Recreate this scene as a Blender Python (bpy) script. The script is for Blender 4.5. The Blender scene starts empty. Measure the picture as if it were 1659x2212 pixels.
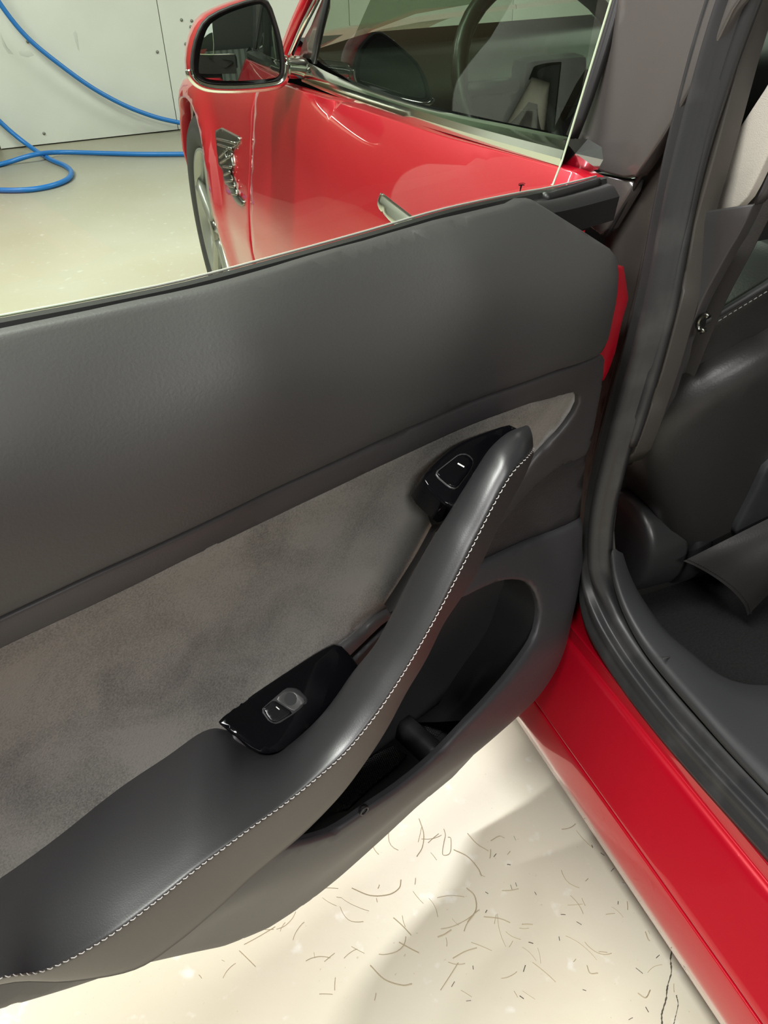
import bpy, bmesh, math, random
import numpy as np
from mathutils import Vector, Matrix
from mathutils.geometry import delaunay_2d_cdt
random.seed(7); np.random.seed(7)
SC = bpy.context.scene
COL = SC.collection
# ------------------------------------------------------------------ camera
CAM_POS = np.array([-.455, -.755, 1.135]); PITCH, YAW, ROLL, FPX = 37.5, 21.15, -1.76, 1708.0
IW, IH = 1659.0, 2212.0
_p, _y, _r = [math.radians(a) for a in (PITCH, YAW, ROLL)]
FWD = np.array([math.sin(_y)*math.cos(_p), math.cos(_y)*math.cos(_p), -math.sin(_p)])
_R0 = np.array([math.cos(_y), -math.sin(_y), 0.0]); _U0 = np.cross(_R0, FWD)
RGT = math.cos(_r)*_R0 + math.sin(_r)*_U0
UPV = -math.sin(_r)*_R0 + math.cos(_r)*_U0
cd = bpy.data.cameras.new('camera'); cam = bpy.data.objects.new('camera', cd); COL.objects.link(cam)
m4 = Matrix.Identity(4)
for i in range(3):
    m4[i][0] = RGT[i]; m4[i][1] = UPV[i]; m4[i][2] = -FWD[i]; m4[i][3] = CAM_POS[i]
cam.matrix_world = m4
cd.sensor_fit = 'VERTICAL'; cd.sensor_height = 24.0; cd.lens = FPX/IH*24.0
cd.clip_start = 0.01; cd.clip_end = 60
SC.camera = cam
# ------------------------------------------------------------------ world, exposure
w = bpy.data.worlds.new('world'); SC.world = w; w.use_nodes = True
w.node_tree.nodes['Background'].inputs[0].default_value = (1, 1, 1, 1)
w.node_tree.nodes['Background'].inputs[1].default_value = 0.12
SC.view_settings.view_transform = 'Standard'; SC.view_settings.look = 'None'
SC.view_settings.exposure = 0.0; SC.view_settings.gamma = 1.0; SC.view_settings.use_curve_mapping = False
# ------------------------------------------------------------------ lights (ceiling strips of the workshop; the rearmost one is added)
def area(name, loc, sx, sy, power, col=(1, .98, .90), rot=(0, 0, 0)):
    l = bpy.data.lights.new(name, 'AREA'); l.shape = 'RECTANGLE'; l.size = sx; l.size_y = sy
    l.energy = power; l.color = col
    o = bpy.data.objects.new(name, l); COL.objects.link(o); o.location = loc; o.rotation_euler = rot
    return o
LAMPS = [(-.75, 1.35, 2.86, 1.2, .10, 74, 'white strip light across the ceiling ahead of the open rear door'), (-1.15, -.70, 2.86, .26, 1.2, 88, 'white strip light above and left of the open rear door'), (-2.0, 3.3, 2.86, 1.2, .22, 85, 'white strip light nearest the panelled front wall, on the left'),
         (2.6, 2.6, 2.86, .22, 1.2, 95, 'white strip light beyond the right side of the red car, towards its nose'), (2.6, -1.5, 2.86, .22, 1.2, 45, 'white strip light beyond the right side of the red car, towards its tail'), (-.55, -3.1, 2.86, 1.2, .22, 88, 'white strip light added near the dark back wall to brighten the open door')]  # last strip is added fill for the door's inner panel
for lx, ly, lz, sx, sy, pw, lb in LAMPS:
    area('strip_light', (lx, ly, lz), sx, sy, pw, (1, .985, .965))
# ------------------------------------------------------------------ helpers: unprojection on real surfaces
def ray(u, v):
    d = RGT*(u-IW/2)/FPX - UPV*(v-IH/2)/FPX + FWD
    return d/np.linalg.norm(d)
def hit(u, v, p0, n):
    d = ray(u, v); n = np.asarray(n, float)
    return CAM_POS + d*(((np.asarray(p0, float)-CAM_POS) @ n)/(d @ n))
def at_x(u, v, x): return hit(u, v, (x, 0, 0), (1, 0, 0))
def at_y(u, v, y): return hit(u, v, (0, y, 0), (0, 1, 0))
def at_z(u, v, z): return hit(u, v, (0, 0, z), (0, 0, 1))
PHI = math.radians(71.8)
DD = np.array([-math.sin(PHI), -math.cos(PHI), 0]); DN = np.array([math.cos(PHI), -math.sin(PHI), 0]); DH = np.array([-.017, -.077, 0])
def dpix(u, v, n):                       # pixel on the door plane at depth n -> (s, z)
    P = hit(u, v, DH+DN*n, DN); return np.array([(P-DH) @ DD, P[2]])
def dw(s, n, z): return DH + DD*s + DN*n + np.array([0, 0, z])   # door frame -> world
# ------------------------------------------------------------------ helpers: objects
def empty(name, loc=(0, 0, 0), label=None, cat=None, group=None, parent=None):
    o = bpy.data.objects.new(name, None); COL.objects.link(o); o.location = loc; o.empty_display_size = .05
    if parent: o.parent = parent
    if label: o['label'] = label
    if cat: o['category'] = cat
    if group: o['group'] = group
    return o
def wloc(o):
    v = Vector((0, 0, 0))
    while o is not None: v = v + o.location; o = o.parent
    return v
def mesh(name, verts, faces, mat, parent=None, smooth=True, label=None, kind=None, auto=None):
    off = wloc(parent) if parent else Vector((0, 0, 0))
    me = bpy.data.meshes.new(name)
    me.from_pydata([tuple(Vector(v)-off) for v in verts], [], [tuple(f) for f in faces]); me.update()
    bm = bmesh.new(); bm.from_mesh(me); bmesh.ops.remove_doubles(bm, verts=bm.verts, dist=1e-6)
    bmesh.ops.recalc_face_normals(bm, faces=bm.faces)
    if auto:
        for e in bm.edges:
            if len(e.link_faces) == 2 and e.calc_face_angle(0) > math.radians(auto): e.smooth = False
    bm.to_mesh(me); bm.free()
    for p in me.polygons: p.use_smooth = smooth
    me.materials.append(mat)
    o = bpy.data.objects.new(name, me); COL.objects.link(o)
    if parent: o.parent = parent
    if label: o['label'] = label
    if kind: o['kind'] = kind
    return o
def tag(o, label, cat, group=None, kind=None):
    o['label'] = label; o['category'] = cat
    if group: o['group'] = group
    if kind: o['kind'] = kind
    return o
def cr(pts, per=6, closed=False):        # Catmull-Rom resample
    P = np.array(pts, float); n = len(P); out = []
    rng = n if closed else n-1
    for i in range(rng):
        if closed: a, b, c, d = P[(i-1) % n], P[i], P[(i+1) % n], P[(i+2) % n]
        else:
            b, c = P[i], P[i+1]; a = P[i-1] if i else 2*b-c; d = P[i+2] if i+2 < n else 2*c-b
        for k in range(per):
            t = k/per
            out.append(.5*(2*b+(c-a)*t+(2*a-5*b+4*c-d)*t*t+(3*b-a-3*c+d)*t**3))
    if not closed: out.append(P[-1])
    return np.array(out)
def rs(P, h, closed=False):              # even resample of a polyline
    P = np.array(P, float)
    if closed: P = np.vstack([P, P[:1]])
    L = np.r_[0, np.cumsum(np.linalg.norm(np.diff(P, axis=0), axis=1))]
    n = max(2, int(round(L[-1]/h))+1)
    t = np.linspace(0, L[-1], n)
    Q = np.stack([np.interp(t, L, P[:, k]) for k in range(P.shape[1])], 1)
    return Q[:-1] if closed else Q
def rsn(P, n):
    P = np.array(P, float)
    L = np.r_[0, np.cumsum(np.linalg.norm(np.diff(P, axis=0), axis=1))]
    t = np.linspace(0, L[-1], n)
    return np.stack([np.interp(t, L, P[:, k]) for k in range(P.shape[1])], 1)
def roundc(pts, r, per=5):               # polygon with rounded corners; r scalar or list
    P = np.array(pts, float); n = len(P); out = []
    for i in range(n):
        ri = r[i] if hasattr(r, '__len__') else r
        a, b, c = P[i-1], P[i], P[(i+1) % n]
        if ri <= 0: out.append(b); continue
        u = (a-b); lu = np.linalg.norm(u); v = c-b; lv = np.linalg.norm(v)
        ri = min(ri, lu*.48, lv*.48); p, q = b+u/lu*ri, b+v/lv*ri
        for k in range(per+1):
            t = k/per; out.append((1-t)**2*p+2*t*(1-t)*b+t*t*q)
    return np.array(out)
def seg_dist(pts, poly):
    A = poly; B = np.roll(poly, -1, axis=0); d = B-A; L2 = (d**2).sum(1)+1e-12
    best = np.full(len(pts), 1e9)
    for a, dd, l2 in zip(A, d, L2):
        t = np.clip(((pts-a) @ dd)/l2, 0, 1); q = a+t[:, None]*dd
        best = np.minimum(best, np.linalg.norm(pts-q, axis=1))
    return best
def inside(pts, poly):
    x, y = pts[:, 0], pts[:, 1]; c = np.zeros(len(pts), bool); n = len(poly); j = n-1
    for i in range(n):
        xi, yi = poly[i]; xj, yj = poly[j]
        if yi != yj:
            k = ((yi > y) != (yj > y)) & (x < (xj-xi)*(y-yi)/(yj-yi)+xi); c ^= k
        j = i
    return c
def drop_fn(t, r):
    if r <= 0: return 0.0
    t = min(max(t, 0), r); return r-math.sqrt(max(0, r*r-(r-t)**2))
def sheet(name, outline, fn, mat, parent=None, h=.012, roll=.003, thick=.004, hole=None, label=None, smooth=True, kind=None, back=False, auto=None):
    """triangulated skin over a 2-D outline; fn(a, b, drop) -> world point; edges rolled over by roll, rim going back by thick"""
    O = rs(outline, h, True)
    if ((O[:, 0]*np.roll(O[:, 1], -1)-np.roll(O[:, 0], -1)*O[:, 1]).sum()) < 0: O = O[::-1]
    loops = [O]
    if hole is not None:
        Hh = rs(hole, h, True)
        if ((Hh[:, 0]*np.roll(Hh[:, 1], -1)-np.roll(Hh[:, 0], -1)*Hh[:, 1]).sum()) > 0: Hh = Hh[::-1]
        loops.append(Hh)
    lo, hi = O.min(0), O.max(0)
    X, Y = [], []; row = 0; yy = lo[1]
    while yy < hi[1]:
        xs = np.arange(lo[0]+(row % 2)*h/2, hi[0], h); X += list(xs); Y += [yy]*len(xs); yy += h*.866; row += 1
    G = np.stack([X, Y], 1) if X else np.zeros((0, 2))
    dist = np.full(len(G), 1e9)
    for l in loops: dist = np.minimum(dist, seg_dist(G, l))
    ok = inside(G, O) & (dist > max(roll*1.25, .45*h))
    if hole is not None: ok &= ~inside(G, loops[1])
    G = G[ok]
    rings = []
    if roll > 0:
        for l in loops:
            tdir = np.roll(l, -1, 0)-np.roll(l, 1, 0); tdir /= (np.linalg.norm(tdir, axis=1)[:, None]+1e-12)
            nrm = np.stack([-tdir[:, 1], tdir[:, 0]], 1)
            for k in (.12, .4, 1.0):
                R = l+nrm*roll*k; dd = np.full(len(R), 1e9)
                for l2 in loops: dd = np.minimum(dd, seg_dist(R, l2))
                g = (dd > roll*k*.85) & inside(R, O)
                if hole is not None: g &= ~inside(R, loops[1])
                rings.append(R[g])
    P = np.vstack(loops+rings+[G]); nb = sum(len(l) for l in loops)
    edges = []; o = 0
    for l in loops:
        edges += [(o+i, o+(i+1) % len(l)) for i in range(len(l))]; o += len(l)
    vs, es, fs, ov, oe, of = delaunay_2d_cdt([Vector(p) for p in P], edges, [], 0, 1e-7)
    V2 = np.array([tuple(v) for v in vs])
    cen = np.array([V2[list(f)].mean(0) for f in fs]); keep = inside(cen, O)
    if hole is not None: keep &= ~inside(cen, loops[1])
    fs = [f for f, k in zip(fs, keep) if k]
    dist = np.full(len(V2), 1e9)
    for l in loops: dist = np.minimum(dist, seg_dist(V2, l))
    verts = [fn(p[0], p[1], drop_fn(d, roll)) for p, d in zip(V2, dist)]
    faces = [tuple(f) for f in fs]
    # rim
    mp = {}
    for i, src in enumerate(ov):
        for sidx in src:
            if sidx < nb: mp[sidx] = i
    base = len(verts); inv = {}
    if thick > 0:
        for sidx in range(nb):
            if sidx in mp:
                p = P[sidx]; inv[sidx] = len(verts); verts.append(fn(p[0], p[1], roll+thick))
        for a, b in edges:
            if a in inv and b in inv: faces.append((mp[a], mp[b], inv[b], inv[a]))
    return mesh(name, verts, faces, mat, parent, smooth, label, kind, auto)
def grid_faces(nr, nc, closed):
    F = []
    for i in range(nr-1):
        for j in range(nc if closed else nc-1):
            F.append((i*nc+j, i*nc+(j+1) % nc, (i+1)*nc+(j+1) % nc, (i+1)*nc+j))
    return F
def loft(name, secs, mat, parent=None, per_r=4, per_c=4, closed=True, caps=True, label=None, smooth=True, auto=None, kind=None):
    S = [cr(s, per_c, closed) if per_c > 1 else np.array(s, float) for s in secs]
    A = np.array(S); nc = A.shape[1]
    if per_r > 1:
        A = np.stack([cr(A[:, j], per_r) for j in range(nc)], 1)
    nr = A.shape[0]
    verts = A.reshape(-1, 3); F = grid_faces(nr, nc, closed)
    if caps and closed:
        F.append(tuple(range(nc))[::-1]); F.append(tuple((nr-1)*nc+j for j in range(nc)))
    return mesh(name, verts, F, mat, parent, smooth, label, kind, auto)
def sweep(name, path, prof, mat, parent=None, up=(0, 0, 1), closed=True, caps=True, label=None, smooth=True, auto=None, scale=None, kind=None):
    """prof: list of (side, up) offsets; side = tangent x up"""
    P = np.array(path, float); T = np.gradient(P, axis=0); T /= np.linalg.norm(T, axis=1)[:, None]
    ups = np.asarray(up, float); verts = []
    for i, (p, t) in enumerate(zip(P, T)):
        u0 = ups[i] if ups.ndim == 2 else ups
        sd = np.cross(t, u0); sd /= np.linalg.norm(sd)+1e-12; uu = np.cross(sd, t)
        k = 1 if scale is None else scale[i]
        for a, b in prof: verts.append(p+sd*a*k+uu*b*k)
    n = len(prof); F = grid_faces(len(P), n, closed)
    if caps and closed: F.append(tuple(range(n))[::-1]); F.append(tuple((len(P)-1)*n+j for j in range(n)))
    return mesh(name, verts, F, mat, parent, smooth, label, kind, auto)
def circ(r, n=10, ry=None): return [(r*math.cos(2*math.pi*k/n), (ry or r)*math.sin(2*math.pi*k/n)) for k in range(n)]
def tube(name, path, r, mat, parent=None, n=10, **k):
    P = np.array(path, float); T = np.gradient(P, axis=0); T /= np.linalg.norm(T, axis=1)[:, None]
    u = np.array([.13, .27, .95]); U = []
    for t in T:
        u = u-(u @ t)*t; u /= np.linalg.norm(u); U.append(u.copy())
    return sweep(name, path, circ(r, n), mat, parent, up=np.array(U), **k)
def box(name, c, sx, sy, sz, mat, parent=None, bev=.003, rot=None, **k):
    bm = bmesh.new(); bmesh.ops.create_cube(bm, size=1)
    for v in bm.verts: v.co = Vector((v.co.x*sx, v.co.y*sy, v.co.z*sz))
    if bev: bmesh.ops.bevel(bm, geom=list(bm.edges), offset=min(bev, sx*.45, sy*.45, sz*.45), segments=2, affect='EDGES', profile=.6)
    if rot is not None: bmesh.ops.transform(bm, matrix=rot.to_4x4(), verts=bm.verts)
    vs = [np.array(v.co)+np.array(c) for v in bm.verts]; bm.verts.index_update(); fs = [[v.index for v in f.verts] for f in bm.faces]; bm.free()
    return mesh(name, vs, fs, mat, parent, auto=35, **k)
class TPS:
    def __init__(s, pts, vals, lam=1e-5):
        s.X = np.array(pts, float); n = len(s.X); K = s.k(s.X[:, None]-s.X[None]); Pm = np.c_[np.ones(n), s.X]
        A = np.block([[K+lam*np.eye(n), Pm], [Pm.T, np.zeros((3, 3))]])
        s.w = np.linalg.solve(A, np.r_[vals, 0, 0, 0])
    @staticmethod
    def k(d):
        r2 = (d**2).sum(-1); return np.where(r2 > 1e-14, r2*np.log(r2+1e-14)*.5, 0)
    def __call__(s, a, b):
        q = np.array([a, b]); return float(s.k(s.X-q) @ s.w[:-3]+s.w[-3]+s.w[-2]*a+s.w[-1]*b)
# ------------------------------------------------------------------ materials
def mat(name, col, rough=.5, metal=0., coat=0., spec=.5, bump=None, var=None, coat_rough=.03, sheen=0, trans=0):
    m = bpy.data.materials.new(name); m.use_nodes = True; nt = m.node_tree; b = nt.nodes['Principled BSDF']
    b.inputs['Base Color'].default_value = (*col, 1); b.inputs['Roughness'].default_value = rough; b.inputs['Metallic'].default_value = metal
    b.inputs['Coat Weight'].default_value = coat; b.inputs['Coat Roughness'].default_value = coat_rough
    b.inputs['Specular IOR Level'].default_value = spec
    if sheen: b.inputs['Sheen Weight'].default_value = sheen; b.inputs['Sheen Roughness'].default_value = .4
    tc = nt.nodes.new('ShaderNodeTexCoord')
    if var:                              # (scale, second colour, lo, hi)
        nz = nt.nodes.new('ShaderNodeTexNoise'); nz.inputs['Scale'].default_value = var[0]; nz.inputs['Detail'].default_value = 6
        nt.links.new(tc.outputs['Object'], nz.inputs['Vector'])
        rp = nt.nodes.new('ShaderNodeValToRGB'); rp.color_ramp.elements[0].position = var[2]; rp.color_ramp.elements[1].position = var[3]
        rp.color_ramp.elements[0].color = (*col, 1); rp.color_ramp.elements[1].color = (*var[1], 1)
        nt.links.new(nz.outputs['Fac'], rp.inputs['Fac']); nt.links.new(rp.outputs['Color'], b.inputs['Base Color'])
    if bump:                             # (scale, strength, distance)
        nz = nt.nodes.new('ShaderNodeTexNoise'); nz.inputs['Scale'].default_value = bump[0]; nz.inputs['Detail'].default_value = 3
        nt.links.new(tc.outputs['Object'], nz.inputs['Vector'])
        bp = nt.nodes.new('ShaderNodeBump'); bp.inputs['Strength'].default_value = bump[1]; bp.inputs['Distance'].default_value = bump[2] if len(bump) > 2 else .001
        nt.links.new(nz.outputs['Fac'], bp.inputs['Height']); nt.links.new(bp.outputs['Normal'], b.inputs['Normal'])
    return m
def ribbed(name, col, rough, axis_rot, freq, strength):
    m = mat(name, col, rough); nt = m.node_tree; b = nt.nodes['Principled BSDF']
    tc = nt.nodes.new('ShaderNodeTexCoord'); mp = nt.nodes.new('ShaderNodeMapping'); mp.inputs['Rotation'].default_value = axis_rot
    wv = nt.nodes.new('ShaderNodeTexWave'); wv.inputs['Scale'].default_value = freq; wv.bands_direction = 'Z'
    nt.links.new(tc.outputs['Object'], mp.inputs[0]); nt.links.new(mp.outputs[0], wv.inputs[0])
    bp = nt.nodes.new('ShaderNodeBump'); bp.inputs['Strength'].default_value = strength; bp.inputs['Distance'].default_value = .001
    nt.links.new(wv.outputs['Fac'], bp.inputs['Height']); nt.links.new(bp.outputs['Normal'], b.inputs['Normal'])
    rp = nt.nodes.new('ShaderNodeValToRGB'); rp.color_ramp.elements[0].color = (col[0]*.35, col[1]*.35, col[2]*.35, 1); rp.color_ramp.elements[1].color = (col[0]*1.5, col[1]*1.5, col[2]*1.5, 1)
    nt.links.new(wv.outputs['Fac'], rp.inputs['Fac']); nt.links.new(rp.outputs['Color'], b.inputs['Base Color'])
    return m
def dotted(name, col, rough, scale):
    m = mat(name, col, rough); nt = m.node_tree; b = nt.nodes['Principled BSDF']
    tc = nt.nodes.new('ShaderNodeTexCoord'); vo = nt.nodes.new('ShaderNodeTexVoronoi'); vo.inputs['Scale'].default_value = scale; vo.inputs['Randomness'].default_value = .15
    nt.links.new(tc.outputs['Object'], vo.inputs['Vector'])
    bp = nt.nodes.new('ShaderNodeBump'); bp.inputs['Strength'].default_value = .9; bp.inputs['Distance'].default_value = .002; bp.invert = True
    nt.links.new(vo.outputs['Distance'], bp.inputs['Height']); nt.links.new(bp.outputs['Normal'], b.inputs['Normal'])
    return m
def glass(name, tint, refl_rough=0., ior=1.45):
    m = bpy.data.materials.new(name); m.use_nodes = True; nt = m.node_tree; nt.nodes.clear()
    out = nt.nodes.new('ShaderNodeOutputMaterial'); mx = nt.nodes.new('ShaderNodeMixShader'); tr = nt.nodes.new('ShaderNodeBsdfTransparent'); gl = nt.nodes.new('ShaderNodeBsdfGlossy'); lw = nt.nodes.new('ShaderNodeLayerWeight'); lw.inputs[0].default_value = .5
    pw = nt.nodes.new('ShaderNodeMath'); pw.operation = 'POWER'; pw.inputs[1].default_value = 5.0; fr = nt.nodes.new('ShaderNodeMath'); fr.operation = 'MULTIPLY_ADD'; f0 = ((ior-1)/(ior+1))**2*1.6
    nt.links.new(lw.outputs['Facing'], pw.inputs[0]); nt.links.new(pw.outputs[0], fr.inputs[0]); fr.inputs[1].default_value = 1-f0; fr.inputs[2].default_value = f0
    tr.inputs[0].default_value = (*tint, 1); gl.inputs['Roughness'].default_value = refl_rough
    nt.links.new(fr.outputs[0], mx.inputs[0]); nt.links.new(tr.outputs[0], mx.inputs[1]); nt.links.new(gl.outputs[0], mx.inputs[2]); nt.links.new(mx.outputs[0], out.inputs[0])
    return m
M_PAD = mat('pad_leather', (.056, .055, .054), .50, bump=(520, .16, .001))
M_TRIM = mat('trim_plastic', (.050, .047, .048), .5, bump=(900, .12, .0006))
M_LEATHER = mat('armrest_leather', (.024, .024, .026), .40, spec=1.0, bump=(950, .10, .0006))
M_FACE = mat('armrest_side', (.050, .046, .045), .48, bump=(900, .1, .0006))
M_LOWER = mat('lower_plastic', (.050, .049, .053), .46, bump=(900, .1, .0005))
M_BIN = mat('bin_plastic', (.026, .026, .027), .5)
M_PIANO = mat('piano_black', (.003, .003, .004), .07, spec=.22)
M_KEY = mat('switch_black', (.006, .006, .007), .22)
M_KEYG = mat('switch_grey', (.06, .06, .06), .3)
M_WHITE = mat('white_mark', (.85, .85, .82), .5)
M_THREAD = mat('thread', (.55, .54, .52), .8)
M_RUBBER = mat('seal_rubber', (.028, .028, .029), .42, var=(18, (.068, .067, .065), .5, .85), bump=(60, .08, .001))
M_RUBBERD = mat('belt_rubber', (.018, .018, .018), .4)
M_JAMB = mat('jamb_dark', (.050, .045, .040), .5, var=(9, (.085, .075, .062), .45, .8))
M_RED = mat('red_paint', (.52, .0015, .016), .32, metal=.25, coat=1.0, coat_rough=.02)
M_CHROME = mat('bright_trim', (.78, .80, .74), .13, metal=1)
M_LIP = mat('satin_lip', (.72, .74, .66), .5, metal=.6)
M_CHROMED = mat('dark_chrome', (.20, .20, .18), .28, metal=1)
M_GLOSS = mat('gloss_pillar', (.085, .077, .071), .22, spec=.5, coat=.5, coat_rough=.12)
M_BLACK = mat('black_plastic', (.012, .012, .013), .5)
M_SCUFF = mat('scuff_plastic', (.036, .037, .039), .5, bump=(800, .1, .0005))
M_CAP = mat('cap_plastic', (.024, .024, .024), .36)
M_CARPET = mat('carpet', (.006, .006, .0065), .95, bump=(900, .8, .003), var=(300, (.014, .014, .015), .4, .7))
M_SEAT = mat('seat_leather', (.030, .029, .028), .42, bump=(380, .18, .001))
M_CLOTH = mat('pillar_cloth', (.62, .58, .51), .9, bump=(900, .3, .001))
M_BELT = mat('belt_webbing', (.035, .032, .030), .8, bump=(700, .3, .001))
M_RIB = ribbed('grille_ribs', (.060, .056, .056), .55, (0, math.radians(-9), 0), 200, 1.0)
M_DOT = dotted('mat_dots', (.030, .030, .030), .5, 430)
M_GLASS = glass('door_glass', (.86, .95, .83))
M_GLASSF = glass('front_glass', (.42, .52, .42), 0, 1.7)
M_GEDGE = mat('glass_edge', (.70, .80, .62), .2)
M_MIRROR = mat('mirror_glass', (.55, .60, .56), .01, metal=1)
M_TIRE = mat('tire', (.028, .028, .027), .75)
M_RIM = mat('rim_grey', (.34, .35, .31), .3, metal=.6)
M_LINER = mat('arch_liner', (.012, .013, .015), .85)
M_HOSE = mat('blue_hose', (.012, .16, .50), .35)
M_WALL = mat('white_wall', (.71, .72, .69), .28, var=(3.2, (.65, .665, .63), .35, .75), bump=(2.2, .35, .01))
M_CEIL = mat('ceiling', (.30, .31, .29), .8)
M_SHUTTER = mat('shutter', (.20, .21, .20), .5)
M_BACK = mat('back_wall', (.05, .052, .05), .7)
M_WOOD = mat('stud_wood', (.16, .12, .07), .7)
M_DIRT = mat('dirt', (.10, .085, .06), .9)
M_HAIR = mat('hair', (.52, .45, .31), .8)
M_HAIRD = mat('hair_dark', (.10, .085, .07), .8)
M_SCREW = mat('screw', (.25, .25, .22), .5, metal=.5)
M_LAMPH = mat('lamp_body', (.8, .8, .8), .5)
# epoxy floor: cream with worn, chalky patches and speckle
def floor_mat():
    m = mat('cream_floor', (.74, .69, .54), .38, spec=.4); nt = m.node_tree; b = nt.nodes['Principled BSDF']; L = nt.links.new
    tc = nt.nodes.new('ShaderNodeTexCoord')
    def noise(sc, det): 
        n = nt.nodes.new('ShaderNodeTexNoise'); n.inputs['Scale'].default_value = sc; n.inputs['Detail'].default_value = det; L(tc.outputs['Object'], n.inputs['Vector']); return n.outputs['Fac']
    def ramp(f, a, b_, ca, cb):
        r = nt.nodes.new('ShaderNodeValToRGB'); r.color_ramp.elements[0].position = a; r.color_ramp.elements[1].position = b_; r.color_ramp.elements[0].color = (*ca, 1); r.color_ramp.elements[1].color = (*cb, 1); L(f, r.inputs['Fac']); return r.outputs['Color']
    def mix(f, a, b_):
        x = nt.nodes.new('ShaderNodeMix'); x.data_type = 'RGBA'; L(f, x.inputs[0]); L(a, x.inputs[6]); L(b_, x.inputs[7]); return x.outputs[2]
    base = ramp(noise(2.3, 6), .35, .7, (.71, .665, .51), (.755, .72, .59))
    chalk = ramp(noise(26, 8), .62, .72, (0, 0, 0), (1, 1, 1)); white = ramp(noise(3, 2), 0, 1, (.82, .80, .69), (.86, .84, .75))
    c1 = mix(chalk, base, white)
    spk = ramp(noise(150, 3), .70, .76, (0, 0, 0), (.6, .6, .6)); brown = ramp(noise(3, 2), 0, 1, (.50, .43, .28), (.45, .38, .26))
    c2 = mix(spk, c1, brown); L(c2, b.inputs['Base Color'])
    bp = nt.nodes.new('ShaderNodeBump'); bp.inputs['Strength'].default_value = .12; bp.inputs['Distance'].default_value = .004; L(noise(30, 6), bp.inputs['Height']); L(bp.outputs['Normal'], b.inputs['Normal'])
    return m
M_FLOOR = floor_mat()
# ================================================================== SETTING
def quad(name, pts, mat_, parent=None, kind=None): return mesh(name, pts, [(0, 1, 2, 3)], mat_, parent, False, None, kind)
X0, X1, Y0, Y1, ZC = -3.2, 5.0, -5.5, 4.93, 3.0
fl = box('floor', ((X0+X1)/2, (Y0+Y1)/2, -.05), X1-X0+.4, Y1-Y0+.4, .1, M_FLOOR, bev=0, kind='structure')
ce = box('ceiling', ((X0+X1)/2, (Y0+Y1)/2, ZC+.05), X1-X0+.4, Y1-Y0+.4, .1, M_CEIL, bev=0, kind='structure')
wf = box('wall_front', ((X0+X1)/2, Y1+.1, ZC/2), X1-X0+.4, .1, ZC, M_WOOD, bev=0, kind='structure')
seams = [-.69, .40, 1.62, 2.84, 4.06, X1]
for i in range(len(seams)-1):
    a, b = seams[i]+.002, seams[i+1]-.002
    box('panel', ((a+b)/2, Y1+.04, ZC/2), b-a, .018, ZC-.012, M_WALL, wf, bev=.002)
box('panel', (-2.75, Y1+.04, ZC/2), .8, .018, ZC-.012, M_WALL, wf, bev=.002)
wl = box('wall_left', (X0-.05, (Y0+Y1)/2, ZC/2), .1, Y1-Y0, ZC, M_CEIL, bev=0, kind='structure')
wr = box('wall_right', (X1+.05, (Y0+Y1)/2, ZC/2), .1, Y1-Y0, ZC, M_WALL, bev=0, kind='structure')
wb = box('wall_back', ((X0+X1)/2, Y0-.05, ZC/2), X1-X0+.4, .1, ZC, M_BACK, bev=0, kind='structure')
box('panel', ((X0+X1)/2, Y0+.02, .35), X1-X0, .03, .70, M_WALL, wb, bev=.002)  # pale board added to show as the light band in the door mirror
# roller shutter across the back wall (seen in the door mirror)
prof = []
sh_v, sh_f = [], []
nsl = 126
for i in range(nsl*4+1):
    xx = -2.6+6.6*i/(nsl*4); dy = .018*math.cos(i*math.pi/2)
    sh_v += [(xx, Y0+.05+dy, .70), (xx, Y0+.05+dy, .95)]
    if i: sh_f.append((2*i-2, 2*i, 2*i+1, 2*i-1))
door1 = mesh('door_1', sh_v, sh_f, M_SHUTTER, None, False, None, 'structure')
for (u, v) in [(392, 43), (414, 45), (412, 58), (401, 95), (340, 112), (95, 288), (60, 90)]:
    p = at_y(u, v, Y1+.03); ang = [(math.cos(a), math.sin(a)) for a in np.linspace(0, 2*math.pi, 8, endpoint=False)]
    mesh('screw', [(p[0]+.009*c, p[1]-.004, p[2]+.009*s_) for c, s_ in ang]+[(p[0]+.009*c, p[1]+.004, p[2]+.009*s_) for c, s_ in ang], [tuple(range(8))]+[(i, (i+1) % 8, 8+(i+1) % 8, 8+i) for i in range(8)], M_SCREW, wf)
for lx, ly, lz, sx, sy, pw, lb in LAMPS:
    lt = empty('ceiling_light', (lx, ly, ZC), lb, 'light', 'strip lights under the ceiling')
    box('housing', (lx, ly, ZC-.06), sx+.05, sy+.05, .1, M_LAMPH, lt)
M_SHADEMARK = mat('wall_shade_mark', (.55, .56, .53), .6)  # wall dents, wrinkles and smears as flat patches, shade painted in
for pts_ in ([(158, 72), (163, 66), (167, 74), (170, 98), (172, 112), (168, 106), (162, 88)], [(40, 112), (50, 108), (68, 112), (74, 120), (60, 124), (44, 120)], [(0, 70), (8, 88), (20, 112), (30, 118), (18, 116), (6, 98)], [(404, 84), (408, 92), (410, 100), (406, 96)]):
    pp = [at_y(u, v, Y1+.031) for u, v in pts_]; cc_ = np.mean(pp, 0)+np.array([0, -.004, 0])
    mesh('shade_mark', pp+[cc_], [(i, (i+1) % len(pp), len(pp)) for i in range(len(pp))], M_SHADEMARK, wf)
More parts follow.
